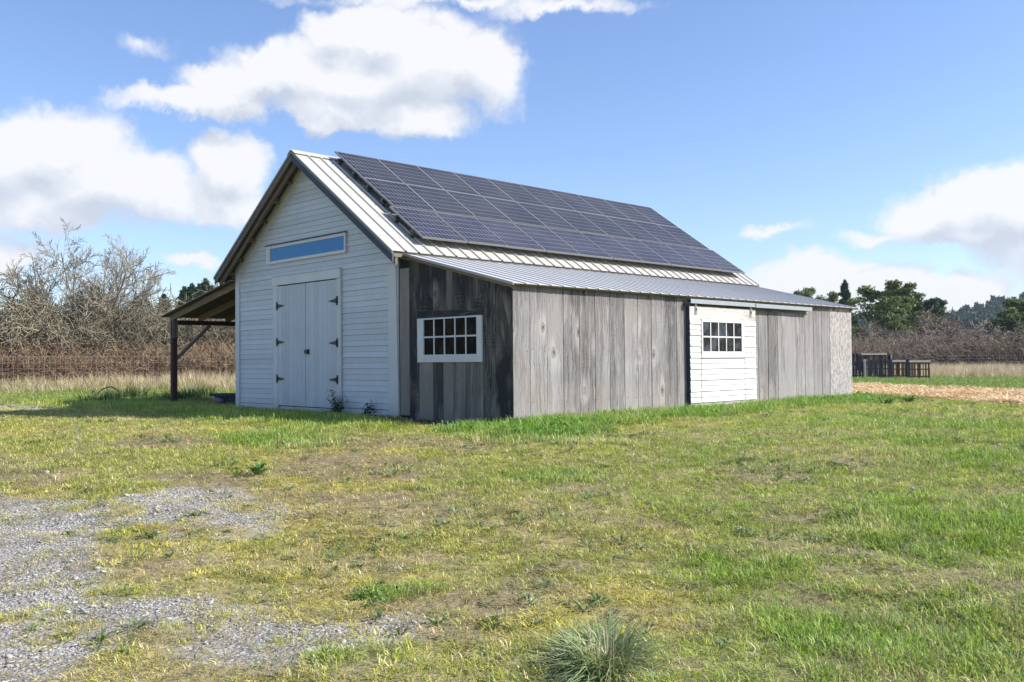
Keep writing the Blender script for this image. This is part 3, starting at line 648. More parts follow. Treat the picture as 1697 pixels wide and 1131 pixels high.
def fields(x, y):
    x = np.asarray(x, float); y = np.asarray(y, float); F = {}
    wx = (N1.fbm(x*1.1, y*1.1, 3)-.5)*1.5; wy = (N2.fbm(x*1.1+40, y*1.1, 3)-.5)*1.5
    dt = N3.fbm(x*2.6, y*2.6, 4)
    for k, L in ELL.items():
        m = np.zeros_like(x)
        for (cx_, cy_, ax, ay, bx, by, *wt) in L:
            det = ax*by-ay*bx; dx = x+wx*.55-cx_; dy = y+wy*.55-cy_
            u = (dx*by-dy*bx)/det; v = (-dx*ay+dy*ax)/det
            m = np.maximum(m, (wt[0] if wt else 1)*np.exp(-.75*(u*u+v*v)))
        F[k] = sstep(.28, .62, m*.9+(dt-.5)*.75) if k in ('dirt', 'gravel') else sstep(.15, .85, m*.85+(dt-.5)*.9)
    # general mottling
    n = N4.fbm(x*.55, y*.55, 4); n2 = N1.fbm(x*1.7+9, y*1.7, 3); n3 = N2.fbm(x*.9-30, y*.9, 4)
    F['dirt'] = np.maximum(F['dirt'], .75*sstep(.56, .70, n3*.6+n2*.4))
    F['straw'] = np.maximum(F['straw'], .8*sstep(.55, .68, n2*.6+n*.4))
    dep = (x-CAM.x)*FH.x+(y-CAM.y)*FH.y; lat = (x-CAM.x)*RH.x+(y-CAM.y)*RH.y
    rightness = sstep(-.1, .4, lat/np.maximum(dep, 1))
    F['yell'] = np.maximum(F['yell'], sstep(.50, .66, n)*(1-rightness*.7)*.8)
    F['lush'] = np.maximum(F['lush'], sstep(.52, .64, n3)*.55*rightness)
    wall = sstep(1.55, .85, x-8.46+(dt-.5)*.9)*(x > 8.3)*sstep(-1.0, -.4, y)*sstep(11.9, 11.2, y)
    wall = np.maximum(wall, sstep(1.9, .9, np.hypot(x-8.9, (y+.2)*1.3)+(dt-.5))*(x > 7.7))
    F['wall'] = wall
    front = sstep(-2.9, -2.0, y+(dt-.5)*1.6)*(y < .1)*sstep(8.3, 6.6, x)*sstep(-9, -7, x)
    F['front'] = front*(1-.7*sstep(-.7, -.3, y))*(1-.8*sstep(5.7, 6.0, x)*sstep(-1.0, -.6, y))
    F['soil'] = sstep(5.6, 5.95, x)*sstep(8.3, 7.9, x)*sstep(-1.25, -.75, y+(dt-.5)*.4)*(y < .2)
    q = x*.565+y*.825+(dt-.5)*1.1
    F['mulch'] = sstep(15.1, 15.6, q)*sstep(20.8, 20.5, q)*sstep(-9, -6, x)
    F['field'] = sstep(20.5, 21.2, q)*sstep(46, 43, dep+(dt-.5)*4)*(lat > 0)
    F['dry'] = np.where(lat > 0, sstep(43, 47, dep+(dt-.5)*5)*sstep(100, 90, dep), sstep(30, 33.5, dep+(dt-.5)*5)*sstep(-.1, -.25, lat/np.maximum(dep, 1)))*(dep > 5)
    F['drive'] = sstep(20.0, 20.6, dep+(n-.5)*3)*sstep(22.6, 21.8, dep+(n-.5)*3)*sstep(-8.0, -10.5, lat)
    F['bank'] = sstep(22.5, 23.5, dep)*sstep(34, 31, dep)*(lat < -6)
    for k in ('lush', 'yell', 'straw'): F[k] = F[k]*(1-F['mulch'])
    F['dirt'] = F['dirt']*(1-wall)*(1-F['mulch'])*(1-front*.5)*(1-F['field'])*(1-F['bank'])
    F['dep'] = dep; F['lat'] = lat; F['dt'] = dt; F['n'] = n
    return F
def lerp(a, b, t): return a+(b-a)*t[..., None]
def ground_colour(F, x, y):
    sh = F['dt'].shape; c = np.zeros(sh+(3,))+np.array((.30, .265, .115))
    A = lambda v: np.array(v)
    c = lerp(c, A((.33, .28, .085)), F['yell']*.9)
    c = lerp(c, A((.13, .165, .045)), np.maximum(F['lush'], np.maximum(F['wall'], F['front']*.8)))
    c = lerp(c, A((.40, .335, .20)), F['straw']*.7)
    c = lerp(c, A((.36, .31, .22)), F['track']*.75)
    c = lerp(c, A((.275, .212, .14)), F['dirt']*.8)
    c = lerp(c, A((.37, .35, .32)), np.maximum(F['gravel'], F['drive'])*.95)
    c = lerp(c, A((.055, .045, .035)), F['soil'])
    c = lerp(c, A((.12, .15, .045)), F['field'])
    c = lerp(c, A((.11, .14, .04)), F['bank'])
    c = lerp(c, A((.40, .33, .21)), F['dry'])
    c = lerp(c, A((.52, .385, .22)), F['mulch'])
    far = sstep(95, 140, np.abs(F['dep'])); c = lerp(c, A((.10, .12, .045)), far)
    return c
def ground():
    n = 620; u = np.linspace(-1, 1, n); A_ = 3.0; k = np.arcsinh(940/A_)
    gx = 13.0+A_*np.sinh(k*u); gy = -4.5+A_*np.sinh(k*u)
    X, Y = np.meshgrid(gx, gy, indexing='ij'); Z = gz(X, Y)
    V = np.stack([X, Y, Z], -1).reshape(-1, 3)
    i, j = np.meshgrid(np.arange(n-1), np.arange(n-1), indexing='ij'); a = (i*n+j).ravel()
    Fc = np.stack([a, a+n, a+n+1, a+1], -1)
    m = NT('meadow_ground'); p = m.pos(); base = m.attr('tint')
    n1 = m.noise(p, 14, 6, .7); n2 = m.noise(p, 70, 4, .7); n3 = m.noise(p, 4, 4, .6)
    c = m.mix(m.n('MapRange', ins={0: n1, 1: .35, 2: .7}).outputs[0], m.mix(1.0, base, .55, 'MULTIPLY'), m.mix(1.0, base, 1.40, 'MULTIPLY'))
    gv = m.attr('stony', out='Fac')
    vo = m.n('TexVoronoi', feature='F1', ins={'Vector': p, 'Scale': 42.0}); vc = m.n('SeparateColor', ins={0: vo.outputs['Color']}).outputs[0]
    st = m.ramp(vc, [(0, (.22, .215, .21)), (.5, (.40, .395, .39)), (1, (.60, .59, .58))])
    st = m.mix(m.n('MapRange', ins={0: vo.outputs['Distance'], 1: .35, 2: .7}).outputs[0], st, (.30, .265, .215))
    keep = m.math('MULTIPLY', gv, m.n('MapRange', ins={0: n3, 1: .3, 2: .5}).outputs[0])
    c = m.mix(keep, c, st)
    sp = m.n('MapRange', ins={0: n2, 1: .56, 2: .7}).outputs[0]; c = m.mix(m.math('MULTIPLY', sp, .35), c, (.34, .28, .17))
    h = m.math('ADD', m.math('MULTIPLY', n1, .6), m.math('ADD', m.math('MULTIPLY', n2, .5), m.math('MULTIPLY', m.math('MULTIPLY', vo.outputs['Distance'], gv), -1.0)))
    mt = m.done(m.pbr(c, .95, m.bump(h, .8, .02), spec=.1))
    F = fields(X.ravel(), Y.ravel())
    me = np_mesh('ground', V, Fc, mt, ground_colour(F, X.ravel(), Y.ravel()), smooth=True)
    a = me.attributes.new('stony', 'FLOAT', 'POINT'); a.data.foreach_set('value', np.maximum(F['gravel'], F['drive']).astype(np.float32))
    o = link('ground', me); tag(o, kind='structure'); return o
ground()

# ============================================================ SCATTER
def scatter(name, variants, P, rot, scl, idx, tint):
    col = bpy.data.collections.new(name+'_source')
    for i, me in enumerate(variants):
        o = bpy.data.objects.new('%s_source_%02d' % (name, i), me); col.objects.link(o)
    me = bpy.data.meshes.new(name); me.vertices.add(len(P)); me.vertices.foreach_set('co', np.asarray(P, np.float32).ravel())
    a = me.attributes.new('rot', 'FLOAT_VECTOR', 'POINT'); a.data.foreach_set('vector', np.asarray(rot, np.float32).ravel())
    a = me.attributes.new('scl', 'FLOAT_VECTOR', 'POINT'); a.data.foreach_set('vector', np.asarray(scl, np.float32).ravel())
    a = me.attributes.new('vi', 'INT', 'POINT'); a.data.foreach_set('value', np.asarray(idx, np.int32))
    t = np.ones((len(P), 4), np.float32); t[:, :3] = tint
    a = me.attributes.new('tint', 'FLOAT_COLOR', 'POINT'); a.data.foreach_set('color', t.ravel())
    me.materials.append(variants[0].materials[0])
    o = link(name, me); g = bpy.data.node_groups.new(name+'_nodes', 'GeometryNodeTree')
    g.interface.new_socket('Geometry', in_out='INPUT', socket_type='NodeSocketGeometry'); g.interface.new_socket('Geometry', in_out='OUTPUT', socket_type='NodeSocketGeometry')
    N = g.nodes.new; gi = N('NodeGroupInput'); go = N('NodeGroupOutput'); ip = N('GeometryNodeInstanceOnPoints'); ci = N('GeometryNodeCollectionInfo')
    ci.inputs['Collection'].default_value = col; ci.inputs['Separate Children'].default_value = True; ci.inputs['Reset Children'].default_value = True
    def na(nm, ty): q = N('GeometryNodeInputNamedAttribute'); q.data_type = ty; q.inputs['Name'].default_value = nm; return q.outputs['Attribute']
    L = g.links.new; L(gi.outputs[0], ip.inputs['Points']); L(ci.outputs[0], ip.inputs['Instance']); ip.inputs['Pick Instance'].default_value = True
    L(na('vi', 'INT'), ip.inputs['Instance Index']); er = N('FunctionNodeEulerToRotation'); L(na('rot', 'FLOAT_VECTOR'), er.inputs[0]); L(er.outputs[0], ip.inputs['Rotation'])
    L(na('scl', 'FLOAT_VECTOR'), ip.inputs['Scale']); L(ip.outputs[0], go.inputs[0])
    md = o.modifiers.new('scatter', 'NODES'); md.node_group = g
    return o
def blades(n, h, spread, w, lean=.5, curl=.6, seed=0, hv=.4, flat=False):
    r = np.random.default_rng(seed); V = []; F = []
    ang = r.random(n)*2*pi; rad = spread*np.sqrt(r.random(n)); L = h*(1-hv+2*hv*r.random(n)); W_ = w*(.7+.6*r.random(n))
    for i in range(n):
        a = ang[i]+r.normal()*.7; b = np.array([cos(ang[i])*rad[i], sin(ang[i])*rad[i], 0 if not flat else .004+r.random()*.012]); d = np.array([cos(a), sin(a), 0.]); s = np.array([-sin(a), cos(a), 0.])
        th = abs(r.normal())*lean; pt = b.copy(); k = len(V); rows = []
        if flat: th = pi/2-.15*r.random()
        for q in range(3):
            ww = W_[i]*(1, .8, 0)[q]*.5; 
            if q == 2: V.append(pt); rows.append((len(V)-1,))
            else: V.append(pt-s*ww); V.append(pt+s*ww); rows.append((len(V)-2, len(V)-1))
            pt = pt+(d*sin(th)+np.array([0, 0, 1.])*cos(th))*L[i]/2*(1.1 if q == 0 else .9); th += curl*(.4+r.random()) if not flat else r.normal()*.15
        F.append((k, k+1, k+3)); F.append((k, k+3, k+2)); F.append((k+2, k+3, k+4))
    return np.array(V), np.array(F)
def rosette(n, L, w, seed, up_=.35):
    r = np.random.default_rng(seed); V = []; F = []
    for i in range(n):
        a = 2*pi*i/n*1.618+r.normal()*.3; d = np.array([cos(a), sin(a), 0]); s = np.array([-sin(a), cos(a), 0]); l = L*(.5+.7*r.random()); e = up_*(.4+r.random())
        b = d*r.random()*L*.4; k = len(V); prof = [(0, .15), (.35, .8), (.7, 1), (1, .05)]
        for t, ww in prof:
            z = e*l*sin(t*2.2)*1.0+.004; V += [b+d*l*t-s*w*ww*.5+np.array([0, 0, z]), b+d*l*t+s*w*ww*.5+np.array([0, 0, z+.004*r.normal()])]
        for q in range(3): F += [(k+2*q, k+2*q+1, k+2*q+3), (k+2*q, k+2*q+3, k+2*q+2)]
    return np.array(V), np.array(F)
M['grass'] = leafy('grass_blades', trans=.32, var=.35); M['dry_blades'] = leafy('dry_grass_blades', trans=.25, var=.3)
M['leaf'] = leafy('broad_leaves', trans=.25, var=.3, rough=.4)
def field_points(n_tot, dens, rmin, rmax, half=radians(43)):
    """random points in front of the camera, density dens(r)"""
    rs = np.linspace(rmin, rmax, 400); w = dens(rs)*rs; cdf = np.cumsum(w); tot = np.trapezoid(w, rs)*2*half if hasattr(np, 'trapezoid') else np.trapz(w, rs)*2*half
    n = int(tot) if n_tot is None else n_tot; cdf = cdf/cdf[-1]
    r = np.interp(RNG.random(n), cdf, rs); a = YAW+(RNG.random(n)*2-1)*half
    return CAM.x+r*np.sin(a), CAM.y+r*np.cos(a), r
def outside(x, y): return ~((x > -.05) & (x < 8.50) & (y > -.03) & (y < 11.03))
A = np.array
G_ = dict(mid=A((.35, .37, .075)), yell=A((.50, .445, .095)), lush=A((.21, .34, .045)), straw=A((.58, .48, .28)), olive=A((.17, .19, .07)), blue=A((.20, .27, .14)), wall=A((.15, .29, .04)), dry=A((.50, .42, .27)))
# --- lawn
x, y, r = field_points(None, lambda r: np.where(r < 7, 1350, 1350*(7/r)**1.55), 2.0, 48)
ok = outside(x, y); x, y, r = x[ok], y[ok], r[ok]; F = fields(x, y); rn = RNG.random(len(x)); g = RNG.random(len(x))
lushness = np.maximum(np.maximum(F['lush'], F['wall']), np.maximum(F['front']*.75, F['bank']*.8)); lushness = np.maximum(lushness, F['field']*.8)
cl = N3.fbm(x*5, y*5, 3)
keep = .80*(1-.42*F['track'])*(1-.86*np.maximum(F['gravel'], F['drive'])*(1-.5*(cl > .6)))*(1-.72*F['dirt'])*(1-.93*F['mulch'])*(1-.9*F['soil'])*(1-.6*F['dry'])
keep = np.maximum(keep, lushness*(1-F['soil'])*.95)*(.35+1.1*sstep(.32, .58, cl))
ok = rn < keep; x, y, r, g, cl = x[ok], y[ok], r[ok], g[ok], cl[ok]; F = {k: v[ok] for k, v in F.items()}; lushness = lushness[ok]; n = len(x)
t = np.tile(G_['mid'], (n, 1)); rr_ = RNG.random(n)
t = lerp(t, A((.25, .36, .055)), sstep(.0, .30, F['lat']/np.maximum(F['dep'], 1))*.65); t = lerp(t, G_['yell'], np.clip(F['yell']+.35*F['gravel']+.15*RNG.random(n), 0, 1)); t = lerp(t, G_['lush'], F['lush']*.9); t = lerp(t, G_['olive'], (rr_ < .22)*.8)
t = lerp(t, G_['lush'], F['front']*.55); t = lerp(t, G_['wall'], F['wall']*.85); t = lerp(t, G_['straw'], np.clip(F['straw']*.45*(RNG.random(n) < .7)+(RNG.random(n) < .13)*(1-.6*lushness)+F['dirt']*.4*(RNG.random(n) < .6), 0, 1))
t = lerp(t, G_['blue'], (RNG.random(n) < .10)*.8*1.0); t = lerp(t, A((.19, .26, .08)), F['field']*.8); t = lerp(t, A((.19, .25, .07)), F['bank']*.7)
t *= (.66+.86*RNG.random(n))[:, None]
hs = .55+.35*N2(x*2, y*2)+lushness*(.0+.5*N1(x*2.3, y*2.3))+F['wall']*.55+F['front']*.45; hs *= 1-.35*F['gravel']; hs *= (1-.35*F['yell']*(1-lushness))
sc = (np.maximum(r, 6)/6)**.42
idx = np.where((lushness > .5) & (g < .8), 4+(g*50).astype(int) % 3, (g*400).astype(int) % 4)
var = []
for i in range(4): var.append(np_mesh('grass_tuft', *blades(12, .045, .05, .0042, lean=1.35, curl=.8, seed=i), M['grass']))
for i in range(3): var.append(np_mesh('grass_tuft', *blades(13, .064, .055, .0048, lean=1.0, curl=.8, seed=10+i), M['grass']))
rot = np.stack([RNG.normal(size=n)*.12, RNG.normal(size=n)*.12, RNG.random(n)*2*pi], -1)
scl = np.stack([sc*(.8+.4*RNG.random(n))]*2+[sc*hs*(.75+.5*RNG.random(n))], -1); scl[:, 2] = np.minimum(scl[:, 2], 3.2)
o = scatter('lawn_grass', var, np.stack([x, y, gz(x, y)-.003], -1), rot, scl, idx, np.clip(t, 0, 1)); tag(o, 'short patchy green and yellow grass of the lawn round the barn', 'grass', kind='stuff')
print('lawn', n)
# --- straw litter and clippings lying flat
x, y, r = field_points(None, lambda r: np.where(r < 6, 190, 190*(6/r)**1.5), 2.0, 26)
F = fields(x, y); ok = outside(x, y) & (RNG.random(len(x)) < .30+.7*np.maximum(F['straw'], F['dirt'])*(1-F['mulch'])); x, y, r = x[ok], y[ok], r[ok]; n = len(x)
var = [np_mesh('straw_litter', *blades(9, .07, .07, .0035, seed=30+i, flat=True), M['dry_blades']) for i in range(4)]
t = lerp(np.tile(A((.42, .34, .20)), (n, 1)), A((.20, .17, .10)), RNG.random(n)); sc = (np.maximum(r, 5)/5)**.4*(.6+.7*RNG.random(n))
o = scatter('straw_litter', var, np.stack([x, y, gz(x, y)+.008], -1), np.stack([RNG.normal(size=n)*.1, RNG.normal(size=n)*.1, RNG.random(n)*6.3], -1), np.stack([sc]*3, -1), RNG.integers(0, 4, n), t)
tag(o, 'dry grass clippings and straw lying on the lawn', 'clippings', kind='stuff')
# --- broadleaf weeds
x, y, r = field_points(None, lambda r: np.where(r < 7, 22, 22*(7/r)**1.2), 2.2, 30)
F = fields(x, y); w_ = sstep(.55, .68, N4.fbm(x*1.3+7, y*1.3, 3)); ok = outside(x, y) & (RNG.random(len(x)) < (.10+.9*w_)*(1-.9*F['mulch'])*(1-.7*F['gravel'])+.8*F['wall']); x, y, r = x[ok], y[ok], r[ok]; n = len(x); F = fields(x, y)
var = [np_mesh('rosette', *rosette(9+i % 3, .055+.01*(i % 3), .020+.006*(i % 2), 60+i, .5), M['leaf']) for i in range(5)]
t = lerp(np.tile(A((.13, .20, .06)), (n, 1)), A((.20, .25, .12)), RNG.random(n)); t = lerp(t, A((.17, .33, .05)), F['wall'])
sc = (np.maximum(r, 6)/6)**.3*(.4+.6*RNG.random(n))*(1+.5*F['wall'])
o = scatter('lawn_weeds', var, np.stack([x, y, gz(x, y)+.006+.03*F['wall']], -1), np.stack([RNG.normal(size=n)*.15, RNG.normal(size=n)*.15, RNG.random(n)*6.3], -1), np.stack([sc]*3, -1), RNG.integers(0, 5, n), t)
tag(o, 'low broadleaf weeds growing through the lawn', 'weeds', kind='stuff')
# --- gravel
def stone_mesh(seed, mat):
    r = np.random.default_rng(seed); ph = (1+sqrt(5))/2
    V = A([(-1, ph, 0), (1, ph, 0), (-1, -ph, 0), (1, -ph, 0), (0, -1, ph), (0, 1, ph), (0, -1, -ph), (0, 1, -ph), (ph, 0, -1), (ph, 0, 1), (-ph, 0, -1), (-ph, 0, 1)])/1.9
    V = V*(1+r.normal(size=(12, 1))*.22)*A((1, .75, .5)); Fc = A([(0, 11, 5), (0, 5, 1), (0, 1, 7), (0, 7, 10), (0, 10, 11), (1, 5, 9), (5, 11, 4), (11, 10, 2), (10, 7, 6), (7, 1, 8), (3, 9, 4), (3, 4, 2), (3, 2, 6), (3, 6, 8), (3, 8, 9), (4, 9, 5), (2, 4, 11), (6, 2, 10), (8, 6, 7), (9, 8, 1)])
    return np_mesh('stone', V, Fc, mat)
m = NT('gravel_stone'); cc = m.mix(m.noise(m.obj(), 1.5, 4, .7), m.mix(1.0, m.attr('tint', 'INSTANCER'), .8, 'MULTIPLY'), m.mix(1.0, m.attr('tint', 'INSTANCER'), 1.2, 'MULTIPLY')); M['stone'] = m.done(m.pbr(cc, .85, spec=.3))
var = [stone_mesh(80+i, M['stone']) for i in range(5)]
x, y, r = field_points(None, lambda r: np.where(r < 6, 2600, 2600*(6/r)**2.1), 2.2, 24)
F = fields(x, y); cl = N2.fbm(x*4, y*4, 3); gm = np.maximum(F['gravel'], F['drive']); ok = outside(x, y) & (RNG.random(len(x)) < gm*(.35+.65*sstep(.35, .6, cl))+.006+.32*F['track']*sstep(.35, .6, cl)); x, y, r, gm = x[ok], y[ok], r[ok], gm[ok]; n = len(x)
sz = .0034+.0050*RNG.random(n)**2.4+(RNG.random(n) < .014)*.011; sz = sz*(np.maximum(r, 5)/5)**.5
tn = RNG.random(n); t = lerp(np.tile(A((.36, .345, .32)), (n, 1)), A((.50, .48, .44)), tn**1.5); t = lerp(t, A((.40, .36, .30)), (RNG.random(n) < .25)*.7); t = lerp(t, A((.16, .16, .16)), (RNG.random(n) < .14)*.8)
o = scatter('gravel', var, np.stack([x, y, gz(x, y)+sz*.25], -1), RNG.random((n, 3))*6.3*A((.08, .08, 1)), np.stack([sz*1.25, sz*1.25, sz], -1), RNG.integers(0, 5, n), t)
tag(o, 'grey crushed stone gravel spread over the worn lawn', 'gravel', kind='stuff'); print('gravel', n)
# --- mulch chips
x, y, r = field_points(None, lambda r: np.where(r < 14, 150, 150*(14/r)**1.2), 14, 42)
F = fields(x, y); ok = outside(x, y) & (RNG.random(len(x)) < F['mulch']); x, y, r = x[ok], y[ok], r[ok]; n = len(x)
M['chip'] = leafy('straw_mulch', trans=.05, var=.45)
var = [np_mesh('mulch', *blades(18, .10, .14, .012, seed=90+i, flat=True), M['chip']) for i in range(4)]
t = lerp(np.tile(A((.70, .52, .30)), (n, 1)), A((.52, .38, .21)), RNG.random(n)); sc = 1+RNG.random(n)
o = scatter('straw_mulch', var, np.stack([x, y, gz(x, y)+.01], -1), np.stack([RNG.normal(size=n)*.12, RNG.normal(size=n)*.12, RNG.random(n)*6.3], -1), np.stack([sc]*3, -1), RNG.integers(0, 4, n), t)
tag(o, 'orange-tan straw mulch strip beyond the barn', 'mulch', kind='stuff'); print('mulch', n)
# --- tall dry grass
x, y, r = field_points(26000, lambda r: np.where(r < 30, 0, 1.0*(40/r)), 29, 100)
F = fields(x, y); pr = F['dry']*np.where(F['lat'] < 0, 1, .9)*(F['dep'] < 96); ok = RNG.random(len(x)) < pr; x, y, r = x[ok], y[ok], r[ok]; n = len(x); F = fields(x, y)
var = [np_mesh('dry_grass', *blades(34, .55, .22, .012, lean=.22, curl=.35, seed=100+i), M['dry_blades']) for i in range(4)]
t = lerp(np.tile(A((.60, .49, .33)), (n, 1)), A((.48, .38, .26)), RNG.random(n)); t = lerp(t, A((.20, .25, .07)), ((F['dep'] < 37) & (F['lat'] < 0))*.7*RNG.random(n)); t = lerp(t, A((.52, .43, .36)), (F['lat'] > 0)*.6)
h = (.45+.75*RNG.random(n))*np.where(F['lat'] < 0, .45+.75*sstep(31, 43, F['dep']), .95)
o = scatter('tall_dry_grass', var, np.stack([x, y, gz(x, y)-.02], -1), np.stack([RNG.normal(size=n)*.1, RNG.normal(size=n)*.1, RNG.random(n)*6.3], -1), np.stack([.9+.6*RNG.random(n)]*2+[h], -1), RNG.integers(0, 4, n), t)
tag(o, 'tall dry tan grass along the field fences', 'dry grass', kind='stuff'); print('dry', n)

# ============================================================ THINGS ON THE GROUND
def mk_leafy(name, label, cat, loc, V, Fc, mat, rz_=0, sc=(1, 1, 1), group=None):
    o = link(name, np_mesh(name, V*A(sc), Fc, mat), loc=loc); o.rotation_euler.z = rz_; tag(o, label, cat, group); return o
def fixed_leaf(name, col, trans=.3, var=.35): return leafy(name, col, trans=trans, var=var, inst=False)
# big tussock in the foreground
gV, gF = blades(1500, .30, .13, .0062, lean=1.25, curl=.75, seed=200, hv=.5)
px, py = 15.66, -6.50
rr0 = np.random.default_rng(3)
mk_leafy('grass_tussock', 'big blue-green arching grass tussock in the near foreground', 'grass tussock', (px, py, gzf(px, py)-.03), gV, gF, fixed_leaf('tussock_blades', (.27, .345, .16), .25, .6), YAW, (1.5, .95, .46))
ts = bpy.data.objects['grass_tussock']; dv_, df_ = blades(220, .22, .13, .0062, lean=1.5, curl=.8, seed=205, hv=.5); link('dry_blades', np_mesh('dry_blades', dv_+A((0.05, .0, .01)), df_, fixed_leaf('dead_tussock_blades', (.40, .37, .22), .2, .5)), ts)
dV, dF = blades(160, .24, .16, .006, lean=1.1, curl=.7, seed=201)
def ground_at(px_, py_):
    """ground point seen towards px_, at the distance its row py_ gives on the meadow"""
    d = ray(px_, py_); lo, hi = 1., 300.
    for _ in range(50):
        m_ = (lo+hi)/2; P = CAM+d*m_
        if P.z > gzf(P.x, P.y): lo = m_
        else: hi = m_
    P = CAM+d*lo; return P.x, P.y, gzf(P.x, P.y)
for (a, c, L, nb, sp, lab, colr, seed) in ((168, 668, .30, 260, .38, 'dark green grass tuft at the left end of the barn shadow', (.07, .12, .03), 210), (214, 662, .40, 300, .42, 'tall dark grass clump beside the fallen stick', (.06, .10, .03), 211),
        (303, 664, .30, 260, .34, 'dark grass clump round the foot of the carport post', (.06, .11, .03), 212), (329, 660, .38, 300, .36, 'tall grass clump under the carport, right of the post', (.06, .12, .03), 213), (262, 664, .26, 240, .36, 'dark grass clump left of the carport post foot', (.06, .11, .03), 217)):
    P = ground_at(a, c); V_, F_ = blades(nb, L, sp, .012, lean=.45, curl=.5, seed=seed)
    mk_leafy('grass_clump', lab, 'grass clump', (P[0], P[1], P[2]-.02), V_, F_, fixed_leaf('clump_blades', colr, .25, .4), 0, (1.25, 1.25, 1))
for (a, c, L, nb, lab, seed) in ((427, 787, .13, 22, 'rosette of broad leaves in the lawn left of the doors', 220), (620, 990, .13, 60, 'bright green leafy patch at the edge of the gravel', 221), (1468, 672, .15, 60, 'leafy weed clump just before the straw mulch', 222), (1506, 668, .14, 50, 'leafy weed clump near the mulch, right of the barn corner', 223), (1432, 662, .16, 50, 'green weed tuft beside the far barn corner', 224)):
    P = ground_at(a, c); V_, F_ = rosette(nb, L, L*.30, seed, .75)
    if a == 620:
        parts = [rosette(9, .042, .022, 900+q, .5) for q in range(15)]; rq = np.random.default_rng(5); V_ = np.concatenate([v+A((rq.normal()*.17, rq.normal()*.06, 0)) for v, f in parts]); off = np.cumsum([0]+[len(v) for v, f in parts[:-1]]); F_ = np.concatenate([f+o_ for (v, f), o_ in zip(parts, off)])
    mk_leafy('leafy_weed', lab, 'weed', P, V_, F_, fixed_leaf('weed_leaves', (.11, .20, .045), .25, .45), YAW+pi/2*0)
# leafy sprouts by the double door
def sprout(loc, h, n, seed, lab):
    r = np.random.default_rng(seed); root = tag(empty('leafy_shrub', loc), lab, 'shrub'); P0 = []; P1 = []; V = []; Fc = []
    for i in range(n):
        a = r.random()*6.28; ln = h*(.6+.5*r.random()); tip = A((cos(a)*ln*.45, sin(a)*ln*.22, ln)); b0 = A((r.normal()*.03, r.normal()*.02, 0))
        for q in range(5): P0.append(b0+(tip-b0)*q/5); P1.append(b0+(tip-b0)*(q+1)/5)
        for q in range(46):
            t_ = .15+.85*r.random(); c = b0+(tip-b0)*t_+r.normal(size=3)*A((.055, .04, .04)); d = r.normal(size=3); d /= np.linalg.norm(d); s_ = np.cross(d, r.normal(size=3)); s_ /= np.linalg.norm(s_); k = len(V)
            l = .035*(.6+.7*r.random()); V += [c-s_*l*.3, c+s_*l*.3, c+d*l+s_*l*.15, c+d*l-s_*l*.15]; Fc.append((k, k+1, k+2, k+3))
    tv, tf = tubes(A(P0), A(P1), np.full(len(P0), .004), np.full(len(P0), .003))
    link('stem', np_mesh('stem', tv, tf, M['twig_tan']), root); link('foliage', np_mesh('foliage', A(V), A(Fc), M['sprout']), root)
def tubes(P0, P1, R0, R1, k=3):
    n = len(P0); d = P1-P0; d = d/np.maximum(np.linalg.norm(d, axis=1), 1e-9)[:, None]
    ref = np.where(np.abs(d[:, 2:3]) > .9, A([[1., 0, 0]]), A([[0, 0, 1.]])); s = np.cross(d, ref); s /= np.linalg.norm(s, axis=1)[:, None]; u = np.cross(s, d)
    V = np.zeros((n, 2*k, 3))
    for j in range(k):
        a = 2*pi*j/k; o = s*cos(a)+u*sin(a); V[:, j] = P0+o*R0[:, None]; V[:, k+j] = P1+o*R1[:, None]
    b = (np.arange(n)*2*k)[:, None]; F_ = []
    for j in range(k): F_.append(np.concatenate([b+j, b+(j+1) % k, b+k+(j+1) % k, b+k+j], 1))
    return V.reshape(-1, 3), np.concatenate(F_)
M['twig_tan'] = bark('lichen_grey_twigs', (.14, .115, .08), (.52, .46, .34), 1.2)
M['twig_grey'] = bark('grey_tan_shrub_twigs', (.085, .075, .048), (.32, .28, .19), .8)
M['twig_red'] = bark('red_brown_brambles', (.13, .075, .055), (.30, .18, .13), .6)
M['twig_mauve'] = bark('mauve_brown_twigs', (.14, .11, .085), (.35, .275, .225), .5)
M['twig_dark'] = bark('dark_brown_bark', (.035, .028, .02), (.11, .085, .06), 2)
M['sprout'] = fixed_leaf('sprout_leaves', (.03, .06, .022), .2, .4)
sprout((4.10, -.17, -.01), .40, 9, 1, 'bushy dark green sprout at the foot of the right barn door'); sprout((4.95, -.14, -.01), .29, 4, 2, 'small thin leafy sprout against the white siding')
# planks and a stone under the carport
for i, (x0, x1, yy, z0, rz_, lab) in enumerate(((-1.45, -.02, 1.35, .30, .02, 'top dark plank of the low stack under the carport'), (-1.30, -.03, 1.30, .10, -.05, 'thick dark timber under the stacked plank by the barn'), (-1.0, -.02, 1.65, .20, .08, 'rear dark plank in the low stack under the carport'))):
    b = B(); L = (1.7, 1.5, 1.2)[i]; b.box(-L/2, L/2, -.11, .11, 0, (.07, .15, .08)[i], g=(1, 0, 0)); o = b.build('timber_plank', M['slate_board']); qx = (-1.72, -1.76, -1.95)[i]; qy = (1.18, 1.20, 1.55)[i]; o.location = (qx, qy, gzf(qx, qy)+(.20, .05, .12)[i]); o.rotation_euler.z = .797+rz_; tag(o, lab, 'plank')
b = B(); b.box(-.06, .06, -.2, .2, 0, .16); o = b.build('timber_block', M['post_wood']); o.location = (-1.5, 1.75, gzf(-1.5, 1.75)-.02); tag(o, 'dark block holding up the stacked planks', 'block')
